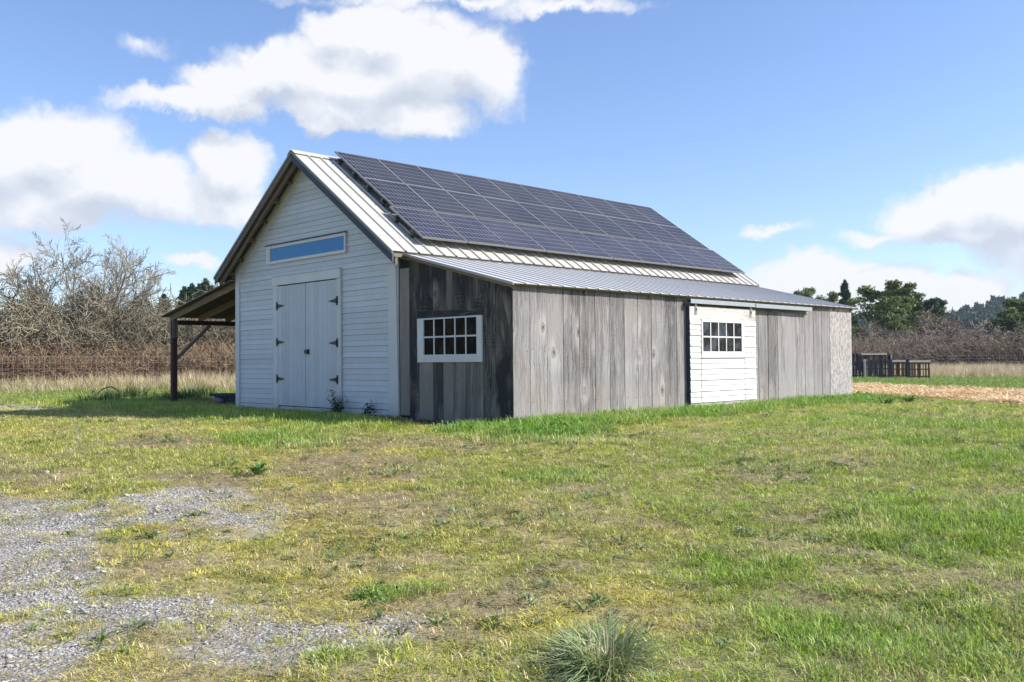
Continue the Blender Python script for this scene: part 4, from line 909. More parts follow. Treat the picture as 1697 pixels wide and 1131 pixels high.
st = stone_mesh(300, None); st.materials.append(plain('pale_stone', (.24, .22, .21), .9, var=.4)); o = link('rock', st, loc=(-2.12, .62, gzf(-2.1, .6)+.10)); o.scale = (.19, .13, .17); o.rotation_euler = (.3, .2, .8); tag(o, 'rough pale rock in front of the plank stack', 'rock')
# fallen stick
pts = [ground_at(a, c) for a, c in ((141, 655), (148, 657), (155, 652), (164, 655), (172, 649), (183, 646), (193, 650), (206, 655))]
zz = (.05, .03, .16, .06, .22, .30, .22, .02); Q = [A((p[0], p[1], p[2]+z_)) for p, z_ in zip([ground_at(a, 657) for a in (141, 148, 155, 160, 170, 183, 193, 206)], zz)]
tv, tf = tubes(A(Q[:-1]), A(Q[1:]), np.full(7, .022), np.full(7, .020), 5); o = link('fallen_branch', np_mesh('fallen_branch', tv, tf, M['twig_dark'])); tag(o, 'bent bare stick arching over the grass left of the carport', 'stick')

# ============================================================ TREES AND SHRUBS
def grow(segs, p, d, L, r, lvl, rg, kids, ratio, wig, rise, ang, taper=.55, n=None):
    n = n or (5 if lvl > 0 else 3); st_ = L/n; cur = A(p, dtype=float); d = A(d, dtype=float); d /= np.linalg.norm(d); pos_ = [cur.copy()]; dr = [d.copy()]
    for i in range(n):
        d = d+rg.normal(size=3)*wig+A((0, 0, rise)); d /= np.linalg.norm(d); nx_ = cur+d*st_; a = r*(1-(1-taper)*i/n); b = r*(1-(1-taper)*(i+1)/n)
        segs.append((cur.copy(), nx_.copy(), a, b)); cur = nx_; pos_.append(cur.copy()); dr.append(d.copy())
    if lvl <= 0: return
    for k in range(kids[len(kids)-lvl]):
        t_ = .18+.82*(k+rg.random()*.8)/kids[len(kids)-lvl]; t_ = min(t_, .999); i = int(t_*n); f = t_*n-i; q = pos_[i]*(1-f)+pos_[min(i+1, n)]*f; dd = dr[min(i+1, n)]
        s_ = np.cross(dd, rg.normal(size=3)); s_ /= max(np.linalg.norm(s_), 1e-6); an = ang*(.6+.8*rg.random()); nd = dd*cos(an)+s_*sin(an)
        grow(segs, q, nd, L*ratio*(.7+.6*rg.random())*(1.15-.45*t_), max(r*(1-(1-taper)*t_)*.58, .006), lvl-1, rg, kids, ratio, wig*1.1, rise, ang, taper)
def seg_mesh(name, segs, mat, rmin=.0, k=3):
    P0 = A([s[0] for s in segs]); P1 = A([s[1] for s in segs]); R0 = np.maximum(A([s[2] for s in segs]), rmin); R1 = np.maximum(A([s[3] for s in segs]), rmin*.8)
    V, Fc = tubes(P0, P1, R0, R1, k); return np_mesh(name, V, Fc, mat)
def bare_tree(seed, H, spread, limbs, mat, rmin=.012, kids=(8, 7, 6), base_r=.13, ratio=.52, rise=.06, lean=1.0, wig=.13, ang=.75, name='branches', dome=0):
    rg = np.random.default_rng(seed); segs = []
    for i in range(limbs):
        a = 2*pi*i/limbs+rg.normal()*.3; tl = lean*(.25+.9*rg.random()); d = A((cos(a)*tl*spread, sin(a)*tl*spread, 1.)); L = H*(.55+.25*rg.random())*(1-dome*min(tl, 1.4))
        grow(segs, (cos(a)*.12, sin(a)*.12, -.1), d, L, base_r*(.6+.5*rg.random()), len(kids), rg, kids, ratio, wig, rise, ang)
    return segs
# main bare tree, split trunk/crown
def tree_thing(name, loc, segs, mat, thr, label, cat, rmin=.012, group=None, trunk_mat=None, rz_=0, sc=1):
    root = tag(empty(name, loc, rz_), label, cat, group); root.scale = (sc, sc, sc)
    big = [s for s in segs if s[2] >= thr]; sm = [s for s in segs if s[2] < thr]
    if big: link('trunk', seg_mesh('trunk', big, trunk_mat or mat, k=6), root)
    link('crown', seg_mesh('crown', sm, mat, rmin), root); return root
segs = bare_tree(19, 9.6, .95, 16, None, kids=(11, 9, 7), base_r=.080, rise=.02, lean=1.45, ratio=.38, wig=.10, ang=.7, dome=.30)
segs += bare_tree(23, 10.6, .5, 7, None, kids=(11, 9, 7), base_r=.08, rise=.05, lean=.9, ratio=.38, wig=.10, ang=.7); P = at(150, 53); print('main tree segs', len(segs))
tree_thing('bare_tree', (P.x, P.y, 0), segs, M['twig_tan'], .05, 'tall spreading leafless tree with pale lichened branches, highest of the left hedge', 'tree', rmin=.012, rz_=2.6)
# shrub variants for the left hedge
shr = [bare_tree(30+i, 4.4, 1.5, 20, None, kids=(11, 9), base_r=.035, ratio=.42, rise=-.03, lean=1.4, wig=.22, ang=1.0) for i in range(3)]
shm = [seg_mesh('crown', s, M['twig_grey'], .0115) for s in shr]
shm2 = [seg_mesh('crown', s, M['twig_tan'], .0115) for s in shr]
SHB = float(np.mean([np.percentile([q[1][2] for q in s], 99) for s in shr])); print('shrub segs', len(shr[0]), SHB)
def shrub_copy(kind, px_, dist, h, wsc, label, group, ms, rot=None, cat='shrub', name='bare_shrub'):
    base = SHB
    P = at(px_, dist); o = link(name, ms[kind], loc=(P.x, P.y, gzf(P.x, P.y)-.1)); s = h/base; o.scale = (s*wsc, s*wsc, s); o.rotation_euler.z = random.random()*6.28 if rot is None else rot
    tag(o, label, cat, group); return o
GL = 'bare shrubs of the left hedge'
L_ = ((-30, 53, 4.9, 1.2, 0), (25, 50, 4.4, 1.1, 1), (70, 56, 4.6, 1.2, 2), (118, 49, 3.9, 1.2, 0), (150, 57, 4.6, 1.3, 1), (196, 50, 4.2, 1.2, 2), (236, 55, 3.9, 1.2, 0), (276, 50, 3.5, 1.1, 1), (312, 56, 3.7, 1.2, 2), (345, 51, 3.4, 1.1, 0), (385, 56, 3.8, 1.2, 1), (420, 53, 4.8, 1.2, 2), (480, 54, 5.0, 1.2, 0), (-75, 52, 5.5, 1.2, 1), (-130, 54, 5.6, 1.3, 2))
LB = ('leafless shrub cut by the left edge of the photo', 'low leafless shrub near the left edge, in front of the brambles', 'leafless shrub left of the tall bare tree', 'low grey shrub in front of the foot of the tall bare tree', 'tangled shrub behind the trunk of the tall bare tree', 'low grey shrub right of the tall bare tree, behind the middle fence post', 'high leafless shrub left of the carport, under the tree’s right limbs', 'leafless shrub just left of the carport post', 'leafless shrub behind the outer end of the carport roof', 'low leafless shrub seen under the carport', 'shrub seen through the carport beside the white wall', 'shrub hidden behind the left wall of the barn')
for i, (a, d_, h, w_, k) in enumerate(L_):
    if i < 12: shrub_copy(k, a, d_, h, w_, LB[i], GL, shm if i % 2 else shm2)
    else: shrub_copy(k, a, d_, h, w_, 'leafless hedge shrub beyond the picture edge or behind the barn', GL, shm if i % 2 else shm2)
# second taller bare tree at the left edge
segs = bare_tree(12, 4.8, .9, 8, None, kids=(9, 8, 5), base_r=.08, lean=1.1)
P = at(-22, 57); tree_thing('bare_tree', (P.x, P.y, 0), segs, M['twig_grey'], .05, 'smaller leafless tree cut off by the left edge of the photo', 'tree', rmin=.015)
# ivy-dark evergreen undergrowth
def leaf_cloud(rg, centres, radii, n_each, size, squash=.7):
    V = []; n = len(centres)*n_each; c = np.repeat(A(centres), n_each, 0); r = np.repeat(A(radii), n_each)
    d = rg.normal(size=(n, 3)); d /= np.linalg.norm(d, axis=1)[:, None]; c = c+d*(r*rg.random(n)**.45)[:, None]*A((1, 1, squash))
    a = rg.normal(size=(n, 3)); a /= np.linalg.norm(a, axis=1)[:, None]; b = np.cross(a, rg.normal(size=(n, 3))); b /= np.linalg.norm(b, axis=1)[:, None]
    s = (size*(.5+rg.random(n)))[:, None]; V = np.stack([c-b*s*.35, c+b*s*.35, c+a*s], 1).reshape(-1, 3); return V, np.arange(n*3).reshape(-1, 3)
M['ivy'] = fixed_leaf('dark_ivy_leaves', (.045, .055, .022), .15, .5); M['pine'] = fixed_leaf('pine_needles', (.14, .18, .045), .15, .65); M['fir'] = fixed_leaf('fir_needles', (.055, .10, .045), .12, .5)
M['pine_dark'] = fixed_leaf('dark_pine_needles', (.065, .105, .040), .12, .55)
M['brushy'] = fixed_leaf('dead_leaves_and_twiglets', (.20, .155, .10), .2, .45)
def evergreen_shrub(seed, w, h, mat, n=26, ne=170, size=.16):
    rg = np.random.default_rng(seed); c = [(rg.normal()*w*.33, rg.normal()*w*.25, h*(.15+.8*rg.random())) for _ in range(n)]
    return leaf_cloud(rg, c, [w*.16*(.6+.8*rg.random()) for _ in range(n)], ne, size)
ev = [np_mesh('foliage', *evergreen_shrub(400+i, 4.2, 3.6, None), M['ivy']) for i in range(2)]
for i, (a, d_, h, lab) in enumerate(((95, 60, 1.1, 'dark ivy-covered thicket behind the left fence post'), (165, 60, 1.0, 'dark evergreen thicket behind the tall bare tree'), (225, 61, 1.15, 'dark green thicket between the bare tree and the carport'), (290, 61, 1.15, 'dark thicket behind the carport post'), (20, 61, 1.0, 'dark thicket at the left edge behind bare shrubs'), (355, 62, 1.1, 'dark thicket seen past the carport roof'))):
    P = at(a, d_); o = link('evergreen_thicket', ev[i % 2], loc=(P.x, P.y, 0)); o.scale = (1.25, 1.0, h*.95); o.rotation_euler.z = i*1.3; tag(o, lab, 'thicket', 'dark evergreen undergrowth in the left hedge')
# brambles: stuff, scattered arching canes
def bramble(seed, n=46, L=1.6, mat=None, r=.010):
    rg = np.random.default_rng(seed); segs = []
    for i in range(n):
        a = rg.random()*6.28; p = A((rg.normal()*.5, rg.normal()*.4, 0)); d = A((cos(a)*.5, sin(a)*.5, .5+rg.random())); grow(segs, p, d, L*(.5+.8*rg.random()), r, 1, rg, (5,), .35, .22, -.05, .9)
    return seg_mesh('canes', segs, mat, .009)
def bramble_tint(name, a, b):
    m = NT(name); c = m.mix(m.noise(m.obj(), 2.0, 3), m.mix(1.0, m.attr('tint', 'INSTANCER'), .6, 'MULTIPLY'), m.mix(1.0, m.attr('tint', 'INSTANCER'), 1.35, 'MULTIPLY')); return m.done(m.pbr(c, .85, spec=.15))
M['cane'] = bramble_tint('bramble_canes', 0, 0)
bv = [bramble(500+i, mat=M['cane']) for i in range(4)]
def band(name, label, pl, pr, d0, d1, n, hts, tints, wid=1.3, kind='thicket'):
    P = []; S = []; Tn = []
    for i in range(n):
        a = pl+(pr-pl)*random.random(); d_ = d0+(d1-d0)*random.random(); q = at(a, d_); P.append((q.x, q.y, -.05)); h = hts[0]+(hts[1]-hts[0])*random.random(); S.append((wid, wid, h)); k = random.random(); Tn.append(A(tints[0])*(1-k)+A(tints[1])*k)
    o = scatter(name, bv, A(P), A([(0, 0, random.random()*6.3) for _ in P]), A(S), A([random.randrange(4) for _ in P]), A(Tn)); tag(o, label, kind, kind='stuff')
band('bramble_thicket', 'low red-brown bramble thicket behind the left wire fence', -190, 520, 45.0, 50.5, 520, (.45, 1.2), ((.19, .11, .07), (.38, .29, .185)))
band('twig_thicket', 'grey-tan tangle of fine twigs filling the left hedge', -190, 520, 51, 60, 240, (1.3, 2.5), ((.14, .125, .08), (.30, .265, .18)), 2.0)
band('mauve_thicket', 'mauve-brown bramble thicket behind the right field fence', 1330, 1960, 74, 92, 560, (1.0, 1.5), ((.21, .155, .115), (.35, .285, .22)), 1.8)
# right hedge shrubs
mm = [seg_mesh('crown', s, M['twig_mauve'], .018) for s in shr]; mg = [seg_mesh('crown', s, M['twig_grey'], .018) for s in shr]
GR = 'bare shrubs of the right field hedge'
for i, (a, d_, h, w_, k, ms, lab) in enumerate(((1418, 80, 3.1, 1.4, 0, mg, 'grey-brown leafless shrub right against the far barn corner'), (1445, 88, 3.5, 1.3, 1, mg, 'grey-brown leafless shrub above the dark pallets'), (1478, 82, 2.8, 1.4, 2, mm, 'low mauve shrub above the middle of the pallets'), (1506, 90, 3.3, 1.3, 0, mm, 'mauve leafless shrub under the right side of the pine clump'),
        (1540, 80, 3.9, 1.4, 1, mm, 'rounded mauve leafless shrub right of the pallets'), (1572, 88, 4.6, 1.3, 2, mm, 'taller mauve shrub right of the pines'), (1598, 96, 4.4, 1.0, 0, mm, 'thin reddish leafless sapling against the forest hill'), (1625, 78, 1.4, 1.6, 1, mm, 'low brown shrub before the far little houses'), (1655, 84, 1.6, 1.5, 2, mm, 'low brown shrub left of the grey shrub at the right edge'),
        (1680, 76, 3.0, 1.25, 0, mg, 'greenish grey leafless shrub at the right edge of the photo'), (1720, 77, 3.4, 1.3, 1, mg, 'leafless shrub beyond the right edge of the photo'), (1390, 84, 3.8, 1.4, 2, mg, 'leafless shrub hidden behind the far end of the barn'), (1780, 78, 3.3, 1.3, 2, mm, 'leafless hedge shrub outside the frame to the right'))):
    shrub_copy(k, a, d_, h, w_, lab, GR, ms)
# pines and firs
def pine(seed, H, crown0, spread, nl, irregular=.5, flat=.45, ne=110, size=.22, top=.25):
    rg = np.random.default_rng(seed); segs = []; C_ = []; Rr = []
    lean = rg.normal(size=2)*.04; tr = [A((lean[0]*H*t*t*2, lean[1]*H*t*t*2, H*t*.97)) for t in np.linspace(0, 1, 9)]
    for i in range(8): segs.append((tr[i], tr[i+1], H*.020*(1-i/9), H*.020*(1-(i+1)/9)))
    for i in range(nl):
        t = crown0+(1-crown0)*(i+.3*rg.random())/nl; z = t*8; k = min(int(z), 7); p = tr[k]+(tr[k+1]-tr[k])*(z-k); a = i*2.4+rg.normal()*.5; s_ = (t-crown0)/(1-crown0)
        L = spread*(top+(1-top)*sqrt(max(0, 1-s_**1.6)))*(1-irregular*rg.random()); d = A((cos(a), sin(a), .15+.35*s_)); q = p.copy(); m_ = 4
        for j in range(m_):
            d = d+rg.normal(size=3)*.16+A((0, 0, .06)); d /= np.linalg.norm(d); q2 = q+d*L/m_; segs.append((q, q2, .05*(1-j/m_)+.02, .05*(1-(j+1)/m_)+.015)); q = q2
            if j >= 1:
                for _ in range(2+int(j > 2)): C_.append(q+rg.normal(size=3)*A((.35, .35, .16))*L*.28+A((0, 0, .12))); Rr.append((.34+.42*rg.random())*(.6+.12*spread))
    V, Fc = leaf_cloud(rg, C_, Rr, ne, size, flat); return segs, V, Fc
def fir(seed, H, spread, nl=34, ne=60, size=.26):
    rg = np.random.default_rng(seed); segs = [(A((0, 0, 0.)), A((0, 0, H)), H*.02, .02)]; C_ = []; Rr = []
    for i in range(nl):
        t = .08+.90*i/nl; L = spread*(1-t)**.85*(.65+.5*rg.random())
        for j in range(5):
            a = rg.random()*6.28
            for q in (.35, .68, .98): C_.append(A((cos(a)*L*q, sin(a)*L*q, H*t-.18*L*q+.1*L*q*q))); Rr.append(.16+.22*L*(1.15-q))
    C_.append(A((0, 0, H*.99))); Rr.append(.15); V, Fc = leaf_cloud(rg, C_, Rr, ne, size, .6); return segs, V, Fc
def evergreen(name, px_, dist, data, mat, label, group, rz_=0, sc=1):
    P = at(px_, dist); root = tag(empty(name, (P.x, P.y, -.1), rz_), label, 'tree', group); root.scale = (sc, sc, sc); segs, V, Fc = data
    link('trunk', seg_mesh('trunk', segs, M['twig_dark'], k=5), root); link('crown', np_mesh('crown', V, Fc, mat), root); return root
def again(src, px_, dist, label, rz_, sc):
    c = copy_tree(src); P = at(px_, dist); c.location = (P.x, P.y, -.1); c.rotation_euler.z = rz_; c.scale = sc if isinstance(sc, tuple) else (sc,)*3; c['label'] = label; return c
GP = 'pines and firs beyond the right hedge'
p1 = evergreen('pine_tree', 1470, 108, pine(601, 8.4, .36, 4.6, 24, .5), M['pine'], 'broad yellow-green pine, biggest of the clump right of the barn', GP, .4); p1.scale = (1.14, 1.14, 1.0)
p2 = evergreen('pine_tree', 1508, 112, pine(602, 8.3, .15, 2.8, 26, .4, top=.1), M['pine_dark'], 'narrower dark pine in the middle of the clump', GP, 1.2)
p3 = again(p2, 1534, 114, 'slim pine with a gap below its top, second from the right of the clump', 2.5, (.75, .75, .88)); p4 = again(p2, 1554, 113, 'slim dark pine at the right end of the clump', 4.2, (.78, .78, .90))
p1.scale = (1.14, 1.14, 1.0); again(p1, 1497, 104, 'low dark pine in front of the clump’s trunks', 3.0, (.85, .85, .66)); again(p1, 1548, 108, 'low spreading pine under the right of the clump', 5.0, (.7, .7, .56))
f1 = evergreen('fir_tree', 1402, 118, fir(610, 10.4, 2.4), M['fir'], 'pointed dark fir rising just behind the far barn corner', GP)
again(p1, 1372, 125, 'pine top just showing above the lean-to roof, nearer the barn corner', 1.0, (.75, .75, 1.02)); again(p1, 1334, 120, 'pine top poking over the lean-to roof, left of the fir', 2.0, (.85, .85, 1.05))
again(p1, 1696, 96, 'dark pine half cut off by the right edge of the photo', .9, (.80, .80, .72)); again(p2, 1668, 104, 'low dark pine beside the right edge pine', 3.3, (1.1, 1.1, .50)); again(p1, 1755, 98, 'pine beyond the right edge of the photo', 4.0, .8)
f3 = again(f1, 341, 104, 'pointed fir top above the carport roof, nearest the barn eave', 2.0, (1.1, 1.1, .97)); f3['group'] = 'firs beyond the left hedge'
for q, (a, d_, s, lab) in enumerate(((331, 106, .93, 'fir top second from the barn eave, above the left hedge'), (318, 108, .95, 'fir top third from the barn eave, above the left hedge'), (306, 110, .93, 'fir top behind the end twigs of the bare tree'), (352, 108, .93, 'fir top tucked right under the barn eave'), (272, 112, .86, 'low fir top behind the right limbs of the bare tree'), (240, 114, .84, 'low fir top behind the middle of the bare tree'), (60, 112, .84, 'low fir top behind the left limbs of the bare tree'))):
    c = again(f1, a, d_, lab, q*1.1, (1.2, 1.2, s)); c['group'] = 'firs beyond the left hedge'
# ---- forest hill far off
def hill_h(x, y):
    dep = (x-CAM.x)*FH.x+(y-CAM.y)*FH.y; lat = (x-CAM.x)*RH.x+(y-CAM.y)*RH.y; u = lat/np.maximum(dep, 1)
    prof = np.interp(u, [-1.2, -.55, -.2, .1, .30, .40, .475, .52, .56, .62, .8, 1.3], [6, 8, 9, 10, 11, 11, 13, 21, 24, 27, 34, 20])
    return prof*sstep(300, 560, dep)*(.9+.2*N1.fbm(x*.01, y*.01, 3))
na_, nd_ = 160, 30; aa = np.linspace(-1.0, 1.05, na_); dd_ = np.linspace(280, 900, nd_)
Y_, X_ = np.meshgrid(dd_, aa); hx = CAM.x+FH.x*Y_+RH.x*X_*Y_; hy = CAM.y+FH.y*Y_+RH.y*X_*Y_; hz = hill_h(hx, hy)-.6
i, j = np.meshgrid(np.arange(na_-1), np.arange(nd_-1), indexing='ij'); a_ = (i*nd_+j).ravel(); me = np_mesh('hills', np.stack([hx, hy, hz], -1).reshape(-1, 3), np.stack([a_, a_+nd_, a_+nd_+1, a_+1], -1), plain('hill_ground', (.03, .05, .03), .9), smooth=True)
tag(link('hills', me), kind='structure')
def small_fir(seed):
    rg = np.random.default_rng(seed); C_ = []; Rr = []
    for i in range(12):
        t = .12+.86*i/12; L = 2.3*(1-t)**.9*(.8+.3*rg.random())
        for _ in range(3): a = rg.random()*6.28; C_.append((cos(a)*L*.55, sin(a)*L*.55, 11*t)); Rr.append(.4+.5*L)
    V, Fc = leaf_cloud(rg, C_, Rr, 22, 1.1, .7); return np_mesh('fir', V, Fc, M['forest'])
M['forest'] = leafy('forest_needles', None, trans=.1, var=.45)
sf = [small_fir(700+i) for i in range(4)]
nf = 9000; de = 300+450*RNG.random(nf)**1.0; u = -.62+1.35*RNG.random(nf); u = np.where(RNG.random(nf) < .6, .30+.36*RNG.random(nf), u)
fx = CAM.x+FH.x*de+RH.x*u*de; fy = CAM.y+FH.y*de+RH.y*u*de; hh = hill_h(fx, fy); ok = hh > .8; fx, fy, hh, u = fx[ok], fy[ok], hh[ok], u[ok]; n = len(fx)
ff = .7+.55*RNG.random(n); o = scatter('forest', sf, np.stack([fx, fy, hh-.8], -1), np.stack([0*ff, 0*ff, RNG.random(n)*6.3], -1), np.stack([ff, ff, ff*(.85+.4*RNG.random(n))], -1), RNG.integers(0, 4, n), lerp(np.tile(A((.040, .075, .042)), (n, 1)), A((.075, .115, .055)), RNG.random(n)))
tag(o, 'dark fir forest covering the distant low hills', 'forest', kind='stuff')
# far little houses and a bright field
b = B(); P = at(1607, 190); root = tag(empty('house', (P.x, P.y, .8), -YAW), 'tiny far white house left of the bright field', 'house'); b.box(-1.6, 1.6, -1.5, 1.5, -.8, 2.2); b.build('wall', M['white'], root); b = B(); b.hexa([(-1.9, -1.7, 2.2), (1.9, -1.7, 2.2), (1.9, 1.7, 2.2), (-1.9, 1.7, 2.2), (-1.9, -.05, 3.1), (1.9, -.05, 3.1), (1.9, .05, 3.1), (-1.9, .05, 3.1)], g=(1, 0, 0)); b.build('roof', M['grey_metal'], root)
b = B(); P = at(1636, 150); root = tag(empty('shed', (P.x, P.y, 0), -YAW), 'far low shed with a slate-blue roof behind the brambles', 'shed'); b.box(-1.2, 1.2, -1, 1, 0, 1.3); b.build('wall', M['post_wood'], root); b = B(); b.hexa([(-1.4, -1.2, 1.3), (1.4, -1.2, 1.3), (1.4, 1.2, 1.3), (-1.4, 1.2, 1.3), (-1.3, -.1, 2.1), (1.3, -.1, 2.1), (1.3, .1, 2.1), (-1.3, .1, 2.1)], g=(1, 0, 0)); b.build('roof', plain('slate_blue_roof', (.16, .18, .27), .5), root)

# ============================================================ FENCES
def wire_fence(label, posts, H, wires, stays, mat_post, mat_wire, pr=.022, wr=.006):
    root = tag(empty('wire_fence', (posts[0][0], posts[0][1], 0)), label, 'fence'); o0 = A((posts[0][0], posts[0][1], 0))
    for p in posts:
        q = A((p[0], p[1], 0))-o0; tv, tf = tubes(A([q+A((0, 0, -.1))]), A([q+A((random.uniform(-.03, .03), 0, p[2] if len(p) > 2 else H+.12))]), A([pr]), A([pr]), 4); link('post', np_mesh('post', tv, tf, mat_post), root)
    S0 = []; S1 = []
    for a, c in zip(posts[:-1], posts[1:]):
        a3 = A((a[0], a[1], 0))-o0; c3 = A((c[0], c[1], 0))-o0; L = np.linalg.norm(c3-a3)
        for w in wires:
            m_ = 6
            for k in range(m_):
                f0, f1 = k/m_, (k+1)/m_; sg = lambda f: A((0, 0, w*H-.03*sin(pi*f))); S0.append(a3+(c3-a3)*f0+sg(f0)); S1.append(a3+(c3-a3)*f1+sg(f1))
        k = stays
        while stays and k < L: f = k/L; S0.append(a3+(c3-a3)*f+A((0, 0, 0))); S1.append(a3+(c3-a3)*f+A((0, 0, H-.03*sin(pi*f)))); k += stays
    tv, tf = tubes(A(S0), A(S1), np.full(len(S0), wr), np.full(len(S0), wr)); link('wire_mesh', np_mesh('wire_mesh', tv, tf, mat_wire), root)
M['t_post'] = plain('rusty_steel_post', (.09, .06, .045), .7, metal=.2); M['wire'] = plain('weathered_galvanised_wire', (.40, .36, .31), .5, metal=.1)
fp = []
for a, d_ in ((-330, 43), (-170, 43), (29, 43.5), (222, 44), (351, 44.5), (505, 45)): P = at(a, d_); fp.append((P.x, P.y, 1.50))
wire_fence('rusty steel post and woven wire fence along the left hedge', fp, 1.33, (1, .80, .62, .46, .32, .2, .1), .20, M['t_post'], M['wire'], .032, .0055)
fp = []
for a in (1552, 1570, 1588, 1604, 1621, 1637, 1651, 1666, 1681, 1694, 1712, 1735, 1770): P = at(a, 70); fp.append((P.x, P.y, 1.30+random.uniform(-.1, .1)))
wire_fence('thin distant post and wire fence across the right field', fp, 1.1, (1, .8, .6, .4), 0, M['t_post'], M['wire'], .03, .008)

# ============================================================ PALLETS
M['pal_dark'] = wood('dark_pallet_wood', (.010, .012, .016), (.050, .058, .075), knots=.2); M['pal_pale'] = wood('pale_pallet_wood', (.35, .31, .25), (.70, .63, .52), knots=.3); M['pal_brown'] = wood('brown_pallet_wood', (.04, .026, .015), (.15, .10, .06), knots=.3)
def pallet(px0, px1, ytop, dist, label, slat, top=None, n=8, depth=.12, rz_=0, zb=0.0, gap=.35, thin=.02):
    pm = (px0+px1)/2; P = at(pm, dist); wdt = (px1-px0)/FPX*dist; h = hgt(ytop, dist, pm)-zb
    root = tag(empty('pallet', (P.x, P.y, zb), -YAW+rz_), label, 'pallet', 'wooden pallets stood up beside the field')
    b = B(); w = wdt/n
    for i in range(n): b.box(-wdt/2+i*w+w*gap*random.uniform(.3, .7), -wdt/2+(i+1)*w-w*gap*random.uniform(.1, .5), -depth/2, -depth/2+thin, .02, h-(.09 if top else 0)-random.uniform(0, .03))
    b.build('slats', M[slat], root)
    b = B()
    for i in range(max(3, n//2)): c = -wdt/2+(i+.5)*wdt/max(3, n//2); b.box(c-w*.25, c+w*.25, depth/2-thin, depth/2, .02, h-.1)
    b.build('rear_slats', M[slat], root)
    for z in (.12, h*.5, h-.16):
        b = B(); b.box(-wdt/2, wdt/2, -depth/2+thin+.001, depth/2-thin-.001, z, z+.05, g=(1, 0, 0)); b.build('stringer', M[slat], root)
    if top: b = B(); b.box(-wdt/2-.02, wdt/2+.02, -depth/2-.012, depth/2+.012, h-.088, h, g=(1, 0, 0)); b.build('top_board', M[top], root)
    return root
pallet(1400, 1430.6, 598.8, 45.5, 'dark slatted pallet upright at the barn corner', 'pal_dark', n=6)
pallet(1437.5, 1476.5, 595.6, 45, 'widest dark slatted pallet, in the front middle of the row', 'pal_dark', n=9, gap=.28)
pallet(1477.5, 1500.5, 597.0, 45.4, 'brown pallet with a pale top board, second from the right', 'pal_brown', 'pal_pale', n=5, gap=.55)
pallet(1509, 1539, 597.2, 44.4, 'brown pallet with a pale top board at the right end', 'pal_brown', 'pal_pale', n=7, gap=.6)
pallet(1398, 1428, 586, 48.5, 'dark pallet raised behind the left of the row', 'pal_dark', n=5)
pallet(1430, 1467.2, 585.4, 48, 'pallet with a long whitish top board standing at the back', 'pal_brown', 'pal_pale', n=6, gap=.65)
for (a, d_, yt, m_, w_, lab) in ((1505, 45.0, 597, 'pal_dark', .17, 'black post between the two brown pallets'), (1473.5, 47.5, 587.5, 'pal_dark', .10, 'dark post standing behind the wide dark pallet'), (1476.6, 47.5, 587.8, 'pal_pale', .04, 'thin pale stake beside the dark post'), (1433, 45.5, 596, 'pal_pale', .09, 'pale upright board between the two dark pallets')):
    P = at(a, d_); b = B(); b.box(-w_/2, w_/2, -.05, .05, 0, hgt(yt, d_, a)); b.box(-w_/2-.012, w_/2+.012, -.062, -.051, hgt(yt, d_, a)-.12, hgt(yt, d_, a)+.01); o = b.build('stake', M[m_]); o.location = (P.x, P.y, 0); o.rotation_euler.z = -YAW; tag(o, lab, 'stake')

# ============================================================ LIGHT AND SKY
SUN = Vector((1.02, .84, 1.0)).normalized()
EL = math.asin(SUN.z); AZ = atan2(SUN.x, SUN.y)
sl = bpy.data.lights.new('sun', 'SUN'); sl.energy = 5.0; sl.angle = radians(.53); sl.color = (1.0, .955, .88)
so = bpy.data.objects.new('sun', sl); COL.objects.link(so); so.rotation_euler = SUN.to_track_quat('Z', 'Y').to_euler(); so.location = (0, 0, 30)
wd = bpy.data.worlds.new('World'); SC.world = wd; wd.use_nodes = True; t = wd.node_tree; t.nodes.clear()
class WT(NT):
    def __init__(s, tree): s.t = tree
k = WT(t); out = t.nodes.new('ShaderNodeOutputWorld')
sky = t.nodes.new('ShaderNodeTexSky'); sky.sky_type = 'NISHITA'; sky.sun_disc = False; sky.sun_elevation = EL; sky.sun_rotation = AZ; sky.altitude = 50; sky.air_density = 1.0; sky.dust_density = .55; sky.ozone_density = 2.2
dirv = k.n('TexCoord').outputs['Generated']
BL = [(600, 130, 220, 62, 1), (700, 110, 155, 90, 1), (790, 110, 75, 68, 1), (640, 60, 120, 45, 1), (560, 50, 60, 38, .9), (480, 120, 100, 42, 1), (400, 150, 100, 34, .9), (330, 178, 130, 26, .85), (690, 195, 105, 36, 1), (760, 0, 260, 16, .5), (930, 16, 130, 16, .55), (560, 185, 120, 34, 1),
      (95, 245, 110, 60, 1), (10, 270, 110, 80, 1), (180, 305, 190, 60, 1), (375, 275, 72, 58, 1), (370, 335, 95, 40, .9), (60, 345, 170, 40, .8), (330, 432, 60, 14, .6), (10, 420, 80, 30, .6), (230, 76, 44, 20, .34), (-150, 300, 200, 120, 1),
      (1570, 345, 90, 48, 1), (1680, 345, 130, 60, 1), (1520, 355, 60, 40, .95), (1620, 378, 140, 24, .8), (1450, 385, 50, 16, .45), (1285, 385, 60, 12, .45), (1820, 380, 160, 90, 1),
      (1335, 465, 90, 50, 1), (1440, 475, 110, 46, .95), (1530, 492, 110, 42, 1), (1590, 478, 70, 38, 1), (1400, 515, 280, 40, 1), (1640, 512, 60, 14, .4), (1240, 470, 50, 22, .6)]
